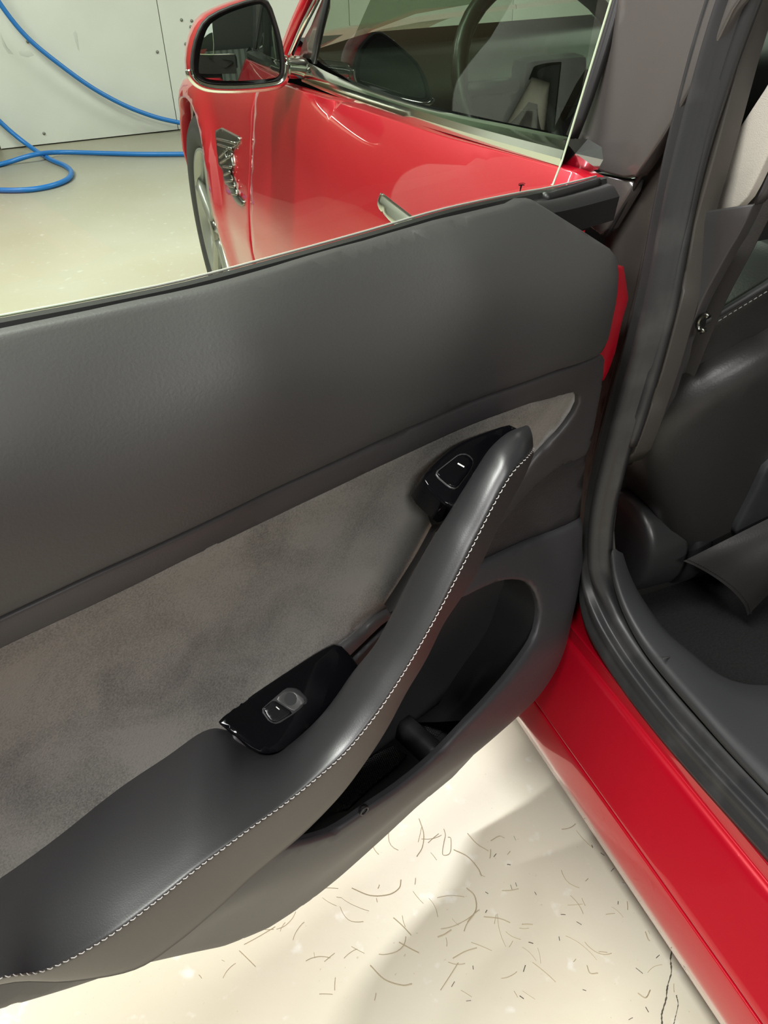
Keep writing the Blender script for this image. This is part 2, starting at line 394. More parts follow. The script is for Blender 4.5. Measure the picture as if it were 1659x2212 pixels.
# ------------------------------------------------------------------ hoses
def hose(name, pts, r, label, group):
    path = rs(cr(pts, 10), .03)
    o = tube(name, path, r, M_HOSE, None, n=10)
    return tag(o, label, 'hose', group)
yw = Y1-.05
A = [(-40, -60), (5, 15), (60, 82), (130, 140), (200, 190), (270, 228), (330, 251), (378, 263), (430, 272), (520, 280)]
hose('air_hose', [at_y(u, v, yw) for u, v in A], .0135, 'blue air hose hanging in a long curve against the white wall', 'blue hoses by the wall')
pts = [at_y(-60, 200, yw), at_y(-5, 258, yw), at_y(35, 294, yw-.02), at_z(78, 326, .016), at_z(110, 345, .014), at_z(140, 358, .014), at_z(154, 372, .014), at_z(143, 389, .014), at_z(100, 404, .014), at_z(40, 411, .014), at_z(-40, 408, .014), at_z(-110, 395, .014), at_z(-90, 375, .014), at_z(-30, 362, .014), at_z(20, 350, .016), at_z(75, 334, .040), at_z(130, 329, .02), at_z(220, 331, .014), at_z(300, 333, .014), at_z(378, 333, .014), at_z(470, 332, .014), at_z(560, 330, .014)]
hose('air_hose', pts, .0135, 'blue air hose lying in a loop on the cream floor', 'blue hoses by the wall')
# ------------------------------------------------------------------ floor litter
LV, LF, LM = [], [], []
def strands(n, region, mi, wid=(.0004, .0009), L=(.008, .06), extra=()):
    V, F = LV, LF
    k = 0; tries = 0
    items = list(extra)
    while k < n and tries < n*20:
        tries += 1
        u, v = region(); p = at_z(u, v, .0006)
        a = random.uniform(0, 6.28); l = random.uniform(*L)*random.random()**.7+.004; cv = random.uniform(-38, 38)
        q = [p]; 
        for i in range(8):
            p = p+np.array([math.cos(a), math.sin(a), 0])*l/8; a += cv*l/8*random.uniform(.4, 1.6); q.append(p)
        items.append((q, random.uniform(*wid))); k += 1
    for q, wd in items:
        q = np.array(q); T = np.gradient(q, axis=0); T /= np.linalg.norm(T, axis=1)[:, None]+1e-9
        S = np.stack([-T[:, 1], T[:, 0], 0*T[:, 0]], 1); b = len(V)
        for p, s_ in zip(q, S):
            V += [p+s_*wd-np.array([0, 0, .0006]), p+np.array([0, 0, wd*.9]), p-s_*wd-np.array([0, 0, .0006])]
        for i in range(len(q)-1):
            F += [(b+3*i, b+3*i+1, b+3*i+4, b+3*i+3), (b+3*i+1, b+3*i+2, b+3*i+5, b+3*i+4)]
    LM.extend([mi]*(len(F)-len(LM)))
def reg_main():
    while True:
        u = random.uniform(380, 1500); v = random.gauss(1960, 130)
        if 1600 < v < 2260: return u, v
def px_line(pts, wd): return (np.array([at_z(u, v, .0006) for u, v in cr(pts, 5)]), wd)
ex = [px_line([(905, 1768), (915, 1800), (912, 1830), (900, 1850)], .0007), px_line([(980, 1835), (1010, 1850), (1032, 1875), (1040, 1892)], .0009), px_line([(1008, 1918), (1025, 1935), (1028, 1965), (1010, 1992)], .0009),
      px_line([(760, 1918), (800, 1934), (840, 1932), (862, 1918), (866, 1900)], .0008), px_line([(800, 2085), (830, 2115), (868, 2128), (890, 2125)], .0008), px_line([(1045, 1980), (1080, 1984), (1102, 1993)], .0007), px_line([(1010, 1800), (1030, 1822), (1055, 1838)], .0007), px_line([(850, 1982), (870, 2000), (888, 2020)], .0008), px_line([(862, 2035), (885, 2048), (905, 2058)], .0008),
      px_line([(978, 2070), (1005, 2055), (1030, 2047)], .0006), px_line([(968, 1808), (974, 1812), (972, 1842), (956, 1845), (960, 1812)], .0006), px_line([(1060, 1816), (1078, 1806), (1090, 1810)], .0006), px_line([(945, 2024), (960, 2018), (975, 2008)], .0007), px_line([(1268, 2085), (1275, 2102), (1292, 2102)], .0007), px_line([(1378, 2145), (1395, 2155), (1405, 2138)], .0008), px_line([(1394, 2012), (1400, 2028), (1404, 2032)], .0008)]
strands(120, reg_main, 0, wid=(.0002, .0006), extra=ex)
def reg_dark():
    u = random.uniform(980, 1420); v = random.uniform(1820, 2212); return u, v
strands(26, reg_dark, 1, wid=(.0003, .0006), L=(.001, .007))
bpy_l = bpy.data.meshes.new('floor_litter'); bpy_l.from_pydata([tuple(v) for v in LV], [], LF); bpy_l.materials.append(M_HAIR); bpy_l.materials.append(M_HAIRD); bpy_l.polygons.foreach_set('material_index', LM); bpy_l.update()
lit = bpy.data.objects.new('floor_litter', bpy_l); COL.objects.link(lit)
tag(lit, 'fine tan hairs and dark crumbs strewn over the cream floor', 'litter', None, 'stuff')
cv_, cf_ = [], []
for line, wd in [([(1455, 2040), (1448, 2070), (1450, 2100), (1440, 2130), (1438, 2160), (1430, 2190), (1432, 2215)], .0013), ([(1462, 2150), (1466, 2170), (1460, 2195), (1456, 2215)], .0009)]:
    q = cr([at_z(u+random.uniform(-2, 2), v, .0004) for u, v in line], 8)
    for i, p in enumerate(q):
        ww = wd*random.uniform(.3, 1.4); cv_ += [p+np.array([-ww, 0, .0002]), p+np.array([ww, 0, .0002])]
        if i: b = len(cv_); cf_.append((b-4, b-3, b-1, b-2))
mesh('crack', cv_, cf_, M_DIRT, fl, False)
# ================================================================== OPEN REAR DOOR
car = empty('car', (.6, .5, 0), 'glossy red car with its rear door standing open on a cream floor', 'car')
door = empty('rear_door', tuple(dw(0, 0, .0)+np.array([0, 0, .30])-np.array([.6, .5, 0])), 'open rear door showing its dark grey inner panel and diagonal grab handle', parent=car)
CP = [(.0, .952, .045), (.2, .952, .05), (.4, .955, .05), (.6, .965, .05), (.9, .98, .05),
      (.06, .93, .078), (.2, .932, .085), (.4, .935, .085), (.6, .945, .085), (.9, .96, .085),
      (.03, .90, .104), (.2, .905, .108), (.4, .91, .108), (.6, .92, .108), (.9, .93, .108),
      (.0, .86, .112), (.2, .86, .116), (.4, .865, .117), (.6, .875, .118), (.9, .88, .118),
      (.0, .79, .106), (.2, .80, .108), (.4, .81, .109), (.6, .818, .110), (.9, .83, .11),
      (.0, .72, .10), (.2, .74, .10), (.4, .74, .10), (.6, .74, .10), (.9, .74, .10),
      (-.03, .62, .094), (.1, .63, .094), (.25, .64, .096), (.4, .64, .098), (.6, .62, .10), (.9, .62, .10),
      (-.05, .54, .090), (.1, .55, .104), (.25, .55, .108), (.6, .55, .12), (.9, .55, .12),
      (-.05, .45, .085), (.02, .45, .118), (.1, .45, .136), (.2, .45, .146), (.35, .45, .15), (.6, .47, .13), (.9, .5, .1),
      (-.04, .38, .085), (.03, .38, .125), (.12, .39, .145), (.3, .39, .150), (.5, .42, .14),
      (-.03, .33, .085), (.08, .33, .125), (.2, .34, .135), (.35, .34, .135), (.52, .37, .12),
      (-.02, .28, .07), (.1, .285, .10), (.25, .285, .105), (.4, .275, .105), (.55, .32, .10)]
FN = TPS([(a, b) for a, b, _ in CP], [c for *_, c in CP], 1e-6)
def dq(u, v, off=0.):                    # pixel -> (s,z) on the trim surface
    n = .1
    for _ in range(14):
        sz = dpix(u, v, n); n = .5*n+.5*(min(max(FN(*sz), .03), .17)+off)
    return dpix(u, v, n)
def dqs(pts, off=0.): return np.array([dq(u, v, off) for u, v in pts])
def dsurf(off): return lambda s, z, dr: dw(s, FN(s, z)+off-dr, z)
# red shell: outer skin and shut faces
shell_o = [(.00, .87), (.2, .88), (.45, .885), (.75, .90), (.91, .91), (.915, .75), (.89, .63), (.78, .57), (.66, .45), (.56, .35), (.40, .315), (.2, .315), (.06, .32), (-.02, .35), (-.03, .45), (-.02, .6), (-.005, .75)]
def shell_fn(s, z, dr): return dw(s, -.01-.03*(1-((z-.62)/.35)**2)*.6+dr, z)
sheet('outer_skin', roundc(shell_o, .02), shell_fn, M_RED, door, h=.03, roll=.012, thick=.035, label='red painted outer shell of the door')
rf_px = [(1351, 576), (1361, 647), (1348, 687), (1332, 761), (1315, 808), (1300, 835), (1285, 770), (1295, 640), (1318, 570)]
sheet('shut_face', np.array([dpix(u, v, .085) for u, v in rf_px]), lambda s, z, dr: dw(s, .085-dr, z), M_RED, door, h=.01, roll=.003, thick=.05, label='red painted front edge of the door')
# upper pad
pad = [(u_, v_+20) for u_, v_ in [(0, 703), (100, 682), (200, 661), (400, 618), (600, 565), (800, 507), (960, 459), (1110, 424)]]
pad_c = [(1141, 425), (1175, 445), (1300, 524), (1338, 550)]
pad_r = [(1338, 600), (1325, 690), (1310, 762)]
crease = [(1306, 763), (1200, 803), (1100, 840), (1000, 878), (860, 937), (800, 964), (600, 1056), (400, 1152), (200, 1243), (0, 1337)]
o_pad = np.vstack([dqs(pad), dqs(pad_c), dqs(pad_r), dqs(crease)])
o_pad = np.vstack([[(.93, .975)], o_pad, [(.93, .83)]])
sheet('upper_pad', roundc(o_pad, [0]*9+[.012, .0, .0, .012]+[0]*(len(o_pad)-13)), dsurf(0), M_PAD, door, h=.013, roll=.003, thick=.006, label='dark grey padded leatherette top section')
# middle trim frame with the cut-out for the suede insert
ins = [(1249, 846), (1150, 873), (1000, 930), (860, 994), (800, 1022), (600, 1119), (400, 1215), (200, 1314), (0, 1408)]
ins_low = [(1258, 862), (1252, 884), (1222, 928), (1161, 991), (1128, 1036), (1080, 1095), (1000, 1200), (900, 1300), (852, 1322), (827, 1340), (740, 1398)]
I_top = dqs(ins[::-1]); I_low = dqs(ins_low)
rib_top = [(1276, 982), (1216, 1009), (1161, 1048), (1110, 1105), (1068, 1157), (1041, 1190), (1000, 1240)]
rib_bot = [(1264, 1124), (1150, 1172), (1041, 1222), (985, 1250)]
fr_edge = [(1310, 775), (1306, 825), (1289, 913), (1276, 982)]
up = dqs(crease[::-1]); fe = dqs(fr_edge); rt = dqs(rib_top)
tail = np.array([(.30, .60), (.38, .585), (.5, .562), (.93, .562)])
frame_out = np.vstack([[(.93, .829)], up-np.array([0, .0022]), fe, rt, tail])
insert_hole = np.vstack([[(.88, .79)], I_top, I_low[:8], [(.30, .612), (.345, .606), (.45, .600), (.50, .578), (.88, .578)]])
sheet('trim_frame', frame_out, dsurf(-.001), M_TRIM, door, h=.012, roll=.0028, thick=.02, hole=insert_hole, label='dark plastic strip framing the suede insert')
def ins_fn(s, z, dr): return dw(s, FN(s, z)-.007-dr+.0025*math.sin(s*23+z*31)*.4, z)
def suede():
    m = mat('grey_suede', (.17, .16, .145), .95, sheen=.25); nt = m.node_tree; b = nt.nodes['Principled BSDF']; L = nt.links.new
    tc = nt.nodes.new('ShaderNodeTexCoord'); mp = nt.nodes.new('ShaderNodeMapping'); mp.inputs['Scale'].default_value = (1, 1, 1)
    L(tc.outputs['Object'], mp.inputs[0])
    n1 = nt.nodes.new('ShaderNodeTexNoise'); n1.inputs['Scale'].default_value = 14; n1.inputs['Detail'].default_value = 5; n1.inputs['Distortion'].default_value = .6
    n2 = nt.nodes.new('ShaderNodeTexNoise'); n2.inputs['Scale'].default_value = 700; n2.inputs['Detail'].default_value = 3
    L(mp.outputs[0], n1.inputs[0]); L(mp.outputs[0], n2.inputs[0])
    a = nt.nodes.new('ShaderNodeMath'); a.operation = 'MULTIPLY_ADD'; a.inputs[1].default_value = .75; L(n2.outputs[0], a.inputs[0]); L(n1.outputs[0], a.inputs[2])
    r = nt.nodes.new('ShaderNodeValToRGB'); r.color_ramp.elements[0].position = .55; r.color_ramp.elements[1].position = 1.2
    r.color_ramp.elements[0].color = (.090, .085, .078, 1); r.color_ramp.elements[1].color = (.235, .222, .198, 1)
    L(a.outputs[0], r.inputs[0]); L(r.outputs[0], b.inputs['Base Color'])
    bp = nt.nodes.new('ShaderNodeBump'); bp.inputs['Strength'].default_value = .5; bp.inputs['Distance'].default_value = .001; L(n2.outputs[0], bp.inputs['Height']); L(bp.outputs[0], b.inputs['Normal'])
    return m
M_SUEDE = suede()
ih = insert_hole.copy(); c0 = ih.mean(0)
sheet('suede_insert', ih+(ih-c0)*.015, ins_fn, M_SUEDE, door, h=.014, roll=0, thick=.004, label='mottled grey suede insert')
# ribbed speaker grille
rb = np.vstack([dqs([(1280, 978)]+rib_top[1:]), dqs(rib_bot[::-1])])
sheet('speaker_grille', rb, dsurf(-.0075), M_RIB, door, h=.012, roll=0, thick=.004, label='finely ribbed speaker grille strip')
# lower panel, open pocket cut out
contour = [(1262, 1180), (1258, 1280), (1252, 1319), (1222, 1397), (1192, 1448), (1162, 1494), (1131, 1533), (1071, 1593), (981, 1686), (902, 1750), (834, 1813), (736, 1900), (675, 1948), (579, 2011), (482, 2050), (386, 2071), (289, 2091)]
pocket = [(996, 1298), (1040, 1277), (1089, 1258), (1131, 1258), (1155, 1275), (1169, 1310), (1168, 1345), (1155, 1390), (1106, 1461), (1070, 1504), (1016, 1562), (941, 1641), (864, 1705), (804, 1746), (733, 1795), (692, 1812), (653, 1822)]
lo_top = np.vstack([dqs(rib_bot)])
lc = dqs(contour); pk = dqs(pocket)
lower_out = np.vstack([lo_top, [(.26, .60), (.40, .575), (.60, .575), (.93, .575), (.92, .60), (.86, .58), (.76, .50)], lc[::-1]])
pk_loop = np.vstack([pk, [(.47, .47), (.47, .54), (.38, .57), (.28, .59)]])
sheet('lower_panel', lower_out, dsurf(-.001), M_LOWER, door, h=.012, roll=.005, thick=.004, hole=cr(pk_loop, 3, True), label='smooth dark plastic lower panel with map pocket opening')
# pocket bin: back wall, floor, divider, ribbed mats
zfl = .345
def bin_back(s, z, dr): return dw(s, .058+.036*max(0, (z-.36))-dr, z)
bo = np.array([(.03, .55), (.10, .60), (.3, .615), (.50, .56), (.50, .47), (.46, .335), (.1, .335), (.03, .42)])
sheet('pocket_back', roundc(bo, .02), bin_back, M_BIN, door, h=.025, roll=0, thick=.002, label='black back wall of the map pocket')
fo = np.array([(.06, .055), (.46, .055)]+[(s_, min(.125, FN(s_, zfl)-.014)) for s_ in (.46, .4, .3, .2, .15, .1, .06)])
def bin_floor(s, n, dr): return dw(s, n, zfl-.006*((s-.3)/.2)**2*0-dr)
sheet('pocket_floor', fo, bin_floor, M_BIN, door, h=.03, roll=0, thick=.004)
# lip inside wall so that the bin reads as a thick shell
lip = cr(pk, 3)
Lv, Lf = [], []
for i, (s, z) in enumerate(lip):
    n0 = FN(s, z)-.005; q = min(1, max(0, (i-18)/9)); zb = z*(1-q)+zfl*q
    if i <= 30: Lv += [dw(s, n0, z), dw(s, (n0+.056)/2, (z+zb)/2), dw(s, .054, zb)]
    else: Lv += [dw(s, n0, z), dw(s, n0-.006, z-.004), dw(s, n0-.006, max(zfl, z-.05))]
    if i and i != 31:
        b = len(Lv); Lf += [(b-6, b-5, b-2, b-3), (b-5, b-4, b-1, b-2)]
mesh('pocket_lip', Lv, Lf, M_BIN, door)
def pz(u, v, z):                          # pixel on a horizontal plane, door frame
    P = at_z(u, v, z); q = P-DH; return np.array([q @ DD, q @ DN])
def flat(z): return lambda s, n, dr: dw(s, n, z-dr)
matA = np.array([pz(u, v, zfl+.004) for u, v in [(705, 1755), (760, 1672), (800, 1631), (852, 1609), (884, 1632), (800, 1700), (745, 1752)]]); matB = np.array([pz(u, v, zfl+.004) for u, v in [(908, 1568), (987, 1519), (1010, 1530), (940, 1592)]])
for mm in (matA, matB): sheet('pocket_mat', roundc(mm, .004), flat(zfl+.004), M_DOT, door, h=.02, roll=.001, thick=.003, label='black rubber liner with fine raised dots')
bm_ = [dw(.315+a, .10, zfl+.010) for a in (0,)]
dvs = []
for s_, hh in ((.300, .0), (.303, .018), (.308, .026), (.322, .026), (.327, .018), (.330, .0)):
    dvs.append((s_-.315+pz(872, 1578, zfl)[0], hh))
secs = []
for n_ in np.linspace(.058, .122, 6): secs.append([dw(s_, n_, zfl+hh) for s_, hh in dvs])
loft('pocket_divider', secs, M_BIN, door, 1, 1, closed=True, label='raised divider rib across the pocket floor')
# small raised mark on the lip
pb = dq(788, 1753); nb_ = FN(*pb)
ring = [dw(pb[0]+.0045*math.cos(a), nb_-.0006, pb[1]+.0045*math.sin(a)) for a in np.linspace(0, 2*math.pi, 25)]
tube('moulded_mark', ring, .0010, M_LOWER, door, n=6)
# ---------------------------------------------------------------- armrest + grab handle
K = [((1125, 931, .150), (1151, 968, .172), (1150, 985, .158)), ((1089, 943, .155), (1137, 987, .184), (1142, 1008, .160)), ((1053, 976, .156), (1107, 1018, .189), (1128, 1040, .160)), ((1029, 1012, .157), (1083, 1056, .191), (1106, 1080, .162)),
     ((999, 1060, .158), (1058, 1102, .193), (1082, 1127, .164)), ((965, 1115, .158), (1026, 1165, .195), (1052, 1192, .166)), ((933, 1166, .158), (998, 1220, .197), (1024, 1250, .168)), ((890, 1244, .157), (957, 1300, .199), (987, 1306, .170)),
     ((853, 1318, .156), (925, 1360, .200), (955, 1355, .171)), ((809, 1395, .155), (880, 1438, .200), (918, 1430, .172)), ((762, 1452, .152), (834, 1510, .200), (876, 1500, .173)), ((722, 1510, .150), (795, 1565, .200), (835, 1576, .174)),
     ((684, 1556, .148), (745, 1625, .200), (790, 1645, .174)), ((638, 1603, .144), (689, 1676, .200), (735, 1717, .174)), ((590, 1628, .130), (617, 1734, .200), (660, 1793, .174)), ((540, 1612, .112), (545, 1785, .200), (590, 1853, .174)),
     ((490, 1573, .100), (472, 1839, .200), (534, 1900, .174)), ((440, 1566, .093), (410, 1886, .200), (470, 1960, .174)), ((360, 1620, .093), (330, 1950, .200), (380, 2035, .174)), ((260, 1688, .093), (220, 2030, .200), (289, 2093, .174)),
     ((130, 1790, .093), (96, 2095, .200), (150, 2120, .176)), ((0, 1886, .093), (-20, 2117, .200), (0, 2126, .180))]
secs = []; stitch = []; faces_low = []
def d3(t): sz = dpix(t[0], t[1], t[2]); return np.array([sz[0], t[2], sz[1]])
for i, (l, s, b) in enumerate(K):
    L3, S3, B3 = d3(l), d3(s), d3(b)
    secs.append((L3, S3, B3))
# continue past the frame to the rear end of the door
for ds in (.05, .12, .19):
    L3, S3, B3 = [q.copy() for q in secs[21]]
    L3 = np.array([secs[21][0][0]+ds, .093, secs[21][0][2]-.002]); S3 = np.array([secs[21][1][0]+ds+.01, .200-ds*.35, secs[21][1][2]+ds*.05]); B3 = np.array([secs[21][2][0]+ds+.01, .18-ds*.35, secs[21][2][2]+ds*.2])
    secs.append((L3, S3, B3))
top_secs, side_secs = [], []
for i, (L3, S3, B3) in enumerate(secs):
    hnd = min(1, max(0, (15-i)/4))        # 1 on the free bar, 0 on the armrest
    wv = S3-L3; outv = np.array([0, wv[2], -wv[1]]); outv = outv/np.linalg.norm(outv)
    if outv[2] < 0: outv = -outv
    bul = .012*hnd+.004*(1-hnd)
    e = S3-np.array([0, .006, .0])
    back = np.array([0, -.012, -.022*hnd-.004])
    crown = [L3+back, L3+np.array([0, 0, .0]), L3+wv*.22+outv*bul*.75, L3+wv*.5+outv*bul*1.05, L3+wv*.78+outv*bul*.85, L3+wv*.94+outv*bul*.42, S3+outv*.0005, S3+np.array([0, -.002, -.0022])]
    top_secs.append([dw(*q) for q in crown])
    s0 = S3+np.array([0, -.0022, -.0022]); fl_ = (B3-S3)
    under = B3+np.array([0, -.025, .004]); 
    side = [s0, s0+fl_*.06+np.array([0, .002, 0]), s0+fl_*.5+np.array([0, .003, 0]), B3+np.array([0, .001, .003]), B3+np.array([0, -.006, -.001]), np.array([B3[0], .115 if hnd < .5 else L3[1]-.02, B3[2]+.004]), L3+back]
    side_secs.append([dw(*q) for q in side])
    stitch.append(S3+outv*.0012+np.array([0, .001, -.0006]))
arm = loft('armrest', top_secs, M_LEATHER, door, 5, 4, closed=False, label='black leather armrest top running up into the diagonal grab handle')
loft('armrest_face', side_secs, M_FACE, door, 5, 4, closed=False, label='smooth grey brown side face below the stitched seam')
cp_ = cr(np.array(top_secs[0]), 4)
cq_ = [np.array(p) for p in cp_]+[np.array(p) for p in cr(np.array(side_secs[0]), 4)][1:]
ccen = np.mean(cq_, 0); cn_ = dw(-.004, 0, .002)-dw(0, 0, 0)
mesh('handle_end', cq_+[ccen+cn_], [(i, (i+1) % len(cq_), len(cq_)) for i in range(len(cq_))], M_LEATHER, door)
def endcap(sec, nm):
    P = np.array(sec); c = P.mean(0); return P, c
# stitching: single short white stitches along the seam
SP = rs(cr(np.array([dw(*q) for q in stitch[:23]]), 8), .0050)
V, F = [], []
for i in range(len(SP)-1):
    a, b = SP[i], SP[i+1]; t = (b-a)/np.linalg.norm(b-a); sd = np.cross(t, DN); sd /= np.linalg.norm(sd); uu = np.cross(sd, t)
    if uu @ DN < 0: uu = -uu
    tw = .0009*sd
    a2, b2 = a+t*.0005-tw*.6, b-t*.0007+tw*.6; bs = len(V)
    for p in (a2, .5*(a2+b2)+uu*.0007, b2):
        r_ = .00040
        V += [p+sd*r_, p+uu*r_*1.2, p-sd*r_, p-uu*r_]
    for k in (0, 4):
        for j in range(4): F.append((bs+k+j, bs+k+(j+1) % 4, bs+k+4+(j+1) % 4, bs+k+4+j))
mesh('stitching', V, F, M_THREAD, door, True, 'white stitches along the armrest seam', 'stuff')
# ---------------------------------------------------------------- window switch panel on the armrest (piano black)
sw = [(463, 1549), (520, 1517), (600, 1465), (680, 1413), (712, 1396), (728, 1391), (740, 1398), (775, 1440), (762, 1470), (736, 1500), (689, 1550), (650, 1590), (620, 1615), (590, 1628), (560, 1626), (543, 1617), (490, 1574)]
def swp(u, v, extra=0.): return None
# the panel is a slightly tilted plate: three anchor points
pA, pB, pC = d3((463, 1549, .094)), d3((728, 1391, .100)), d3((590, 1628, .133))
nrm_sw = np.cross(pB-pA, pC-pA); nrm_sw /= np.linalg.norm(nrm_sw)
if nrm_sw[2] < 0: nrm_sw = -nrm_sw
wA, wB, wC = dw(*pA), dw(*pB), dw(*pC); wn = np.cross(wB-wA, wC-wA); wn /= np.linalg.norm(wn)
if wn[2] < 0: wn = -wn
ux = (wB-wA)/np.linalg.norm(wB-wA); uy = np.cross(wn, ux)
def sw2(u, v): P = hit(u, v, wA+wn*.002, wn)-wA; return np.array([P @ ux, P @ uy])
def swf(off): return lambda a, b, dr: wA+ux*a+uy*b+wn*(.002+off-dr)
panel = sheet('switch_panel', cr([sw2(*p) for p in sw], 2, True), swf(.0012), M_PIANO, door, h=.008, roll=.0015, thick=.012, label='glossy black switch plate')
key = [(566, 1533), (598, 1505), (618, 1488), (640, 1490), (664, 1515), (634, 1540), (600, 1562), (583, 1557)]
ks = np.array([sw2(*p) for p in key])
sheet('switch_well', roundc(ks+(ks-ks.mean(0))*.10, .003), swf(.0018), M_BLACK, door, h=.004, roll=.0006, thick=.001)
keyL = [(565, 1532), (590, 1512), (632, 1540), (594, 1562), (582, 1558)]; keyR = [(592, 1511), (612, 1494), (634, 1493), (661, 1514), (634, 1539)]
sheet('window_switch', roundc([sw2(*p) for p in keyL], .0022), swf(.0034), M_KEY, door, h=.003, roll=.001, thick=.002, label='black half of the window switch with white tick')
def scoop(a, b, dr):
    return swf(.003-.0028*math.exp(-((np.array([a, b])-krc)**2).sum()/(.006**2)))(a, b, dr)
kr = np.array([sw2(*p) for p in keyR]); krc = kr.mean(0)
sheet('window_switch', roundc(kr, .0022), scoop, M_KEYG, door, h=.003, roll=.001, thick=.002, label='scooped grey half of the window switch')
def mark(name, a, b, wd, f, off, par):
    a, b = np.array(f(*a)), np.array(f(*b)); t = (b-a)/np.linalg.norm(b-a); s_ = np.array([-t[1], t[0]])*wd
    return a, b, s_
a, b, s_ = mark('', (594, 1527), (601, 1533), .0004, sw2, 0, 0)
mesh('white_tick', [swf(.0037)(*(q), 0) for q in (a-s_, b-s_, b+s_, a+s_)], [(0, 1, 2, 3)], M_WHITE, door, False)
# ---------------------------------------------------------------- door release block at the handle's head
rel_top = [(916, 1030, .125), (922, 1018, .122), (965, 976, .118), (1011, 947, .118), (1060, 928, .120), (1095, 916, .122), (1106, 918, .124), (1128, 932, .135)]
rel_low = [(1128, 945, .15), (1080, 965, .158), (1045, 1000, .158), (1015, 1045, .158), (984, 1085, .158), (975, 1095, .158)]
w1, w2, w3 = dw(*d3((918, 1025, .120))), dw(*d3((1095, 917, .122))), dw(*d3((990, 1090, .150)))
rn = np.cross(w2-w1, w3-w1); rn /= np.linalg.norm(rn)
if rn @ DN < 0: rn = -rn
rx = (w2-w1)/np.linalg.norm(w2-w1); ry = np.cross(rn, rx)
def rl2(u, v): P = hit(u, v, w1, rn)-w1; return np.array([P @ rx, P @ ry])
def rlf(off): return lambda a, b, dr: w1+rx*a+ry*b+rn*(off-dr)
rel = [(914, 1036), (920, 1020), (965, 976), (1011, 947), (1060, 928), (1095, 916), (1108, 918), (1130, 936), (1090, 975), (1060, 1010), (1020, 1060), (990, 1092), (975, 1098), (930, 1060)]
relo = sheet('release_block', cr([rl2(*p) for p in rel], 2, True), rlf(0), M_PIANO, door, h=.008, roll=.003, thick=.03, label='glossy black block with the door release button')
# block flank going down into the handle root
fk = [(914, 1036, .119), (916, 1070, .108), (922, 1100, .100), (935, 1135, .092), (950, 1120, .12), (985, 1090, .150), (960, 1080, .14), (930, 1056, .127)]
ft = [d3(p) for p in fk]
def root_sec(p): return p
fs_ = []
top_e = [(914, 1034, .120), (925, 1050, .126), (950, 1075, .138), (985, 1098, .152)]
bot_e = [(915, 1070, .093), (921, 1100, .092), (928, 1125, .092), (940, 1150, .100)]
loft('handle_root', [[dw(*d3(p)) for p in top_e], [dw(*((d3(p)+d3(q))/2+np.array([0, .004, 0]))) for p, q in zip(top_e, bot_e)], [dw(*d3(p)) for p in bot_e]], M_BLACK, door, 3, 3, closed=False)
bt = [(941, 1021), (990, 983), (1003, 981), (1013, 985), (1022, 995), (1021, 1004), (1014, 1018), (990, 1051), (984, 1056), (971, 1053), (944, 1030)]
b2_ = np.array([rl2(*p) for p in bt]); bc = b2_.mean(0)
sheet('button_gap', roundc(b2_+(b2_-bc)*.05, .002), rlf(.0004), M_KEYG, door, h=.004, roll=0, thick=.0003)
sheet('release_button', roundc(b2_-(b2_-bc)*.03, .002), rlf(.0016), M_PIANO, door, h=.004, roll=.001, thick=.001, label='black door release button with white tick')
a, b, s_ = mark('', (987, 1003), (1001, 1011), .0007, rl2, 0, 0)
mesh('white_tick', [rlf(.0020)(*(q), 0) for q in (a-s_, b-s_, b+s_, a+s_)], [(0, 1, 2, 3)], M_WHITE, door, False)
# dark flank between the handle bar and the insert
fl_a = [(935, 1130, .092), (900, 1195, .092), (860, 1259, .092), (830, 1305, .094)]
fl_b = [(965, 1112, .150), (933, 1166, .150), (890, 1244, .150), (853, 1318, .149)]
loft('handle_flank', [[dw(*d3(p)), dw(*((d3(p)+d3(q))/2+np.array([0, 0, -.006]))), dw(*(d3(q)+np.array([0, -.002, -.002])))] for p, q in zip(fl_a, fl_b)], M_BLACK, door, 4, 3, closed=False, label='dark inner side of the grab handle')
# ---------------------------------------------------------------- window glass, belt seal, emblem
def gl_fn(n0): return lambda s, z, dr: dw(s, n0+max(0, z-.93)*.22-dr, z)
def gq(u, v):
    n = .032
    for _ in range(20):
        sz = dpix(u, v, n); n = .032+max(0, sz[1]-.93)*.22
    return sz
g_edge = [gq(*p) for p in [(1189, 424), (1215, 345), (1262, 190), (1320, 0)]]
t_ = g_edge[-1]+(g_edge[-1]-g_edge[-2])*1.6
g_edge.append(t_)
go = np.vstack([[(.91, .95), (g_edge[0][0], .93)], g_edge, [(g_edge[-1][0]+.12, 1.34), (.45, 1.36), (.76, 1.30), (.88, 1.15)]])
gobj = sheet('window_glass', go, gl_fn(.032), M_GLASS, door, h=.05, roll=0, thick=0, label='raised frameless window glass with a faint green tint')
ge = [dw(s, .032+max(0, z-.93)*.22, z) for s, z in rs(np.array([(g_edge[0][0], .93)]+g_edge), .02)]
sweep('glass_edge', ge, [(.0009, .0003), (-.0009, .0003), (-.0009, -.0003), (.0009, -.0003)], M_GEDGE, door, up=DD, label='bright ground front edge of the glass')
bs = [d3((u, v, .036)) for u, v in [(1291, 378), (1190, 402), (1120, 414), (960, 448), (800, 494), (600, 549), (400, 601), (200, 642), (0, 679)]]
bs = [np.array([p[0], .036, p[2]]) for p in bs]; bs.append(bs[-1]+(bs[-1]-bs[-2])*2.6); bs.append(bs[-2]+(bs[-2]-bs[-3])*6.2*np.array([1, 1, .9]))
path = rs(cr([dw(*p) for p in bs], 6), .02)
sweep('belt_seal', path, [(-.002, -.036), (-.026, -.036), (-.028, -.014), (-.020, -.006), (-.012, -.0052), (-.0105, -.001), (-.003, -.001), (0, -.004), (0, -.05)], M_RUBBERD, door, up=(0, 0, 1), auto=40, label='black rubber belt seal along the glass')
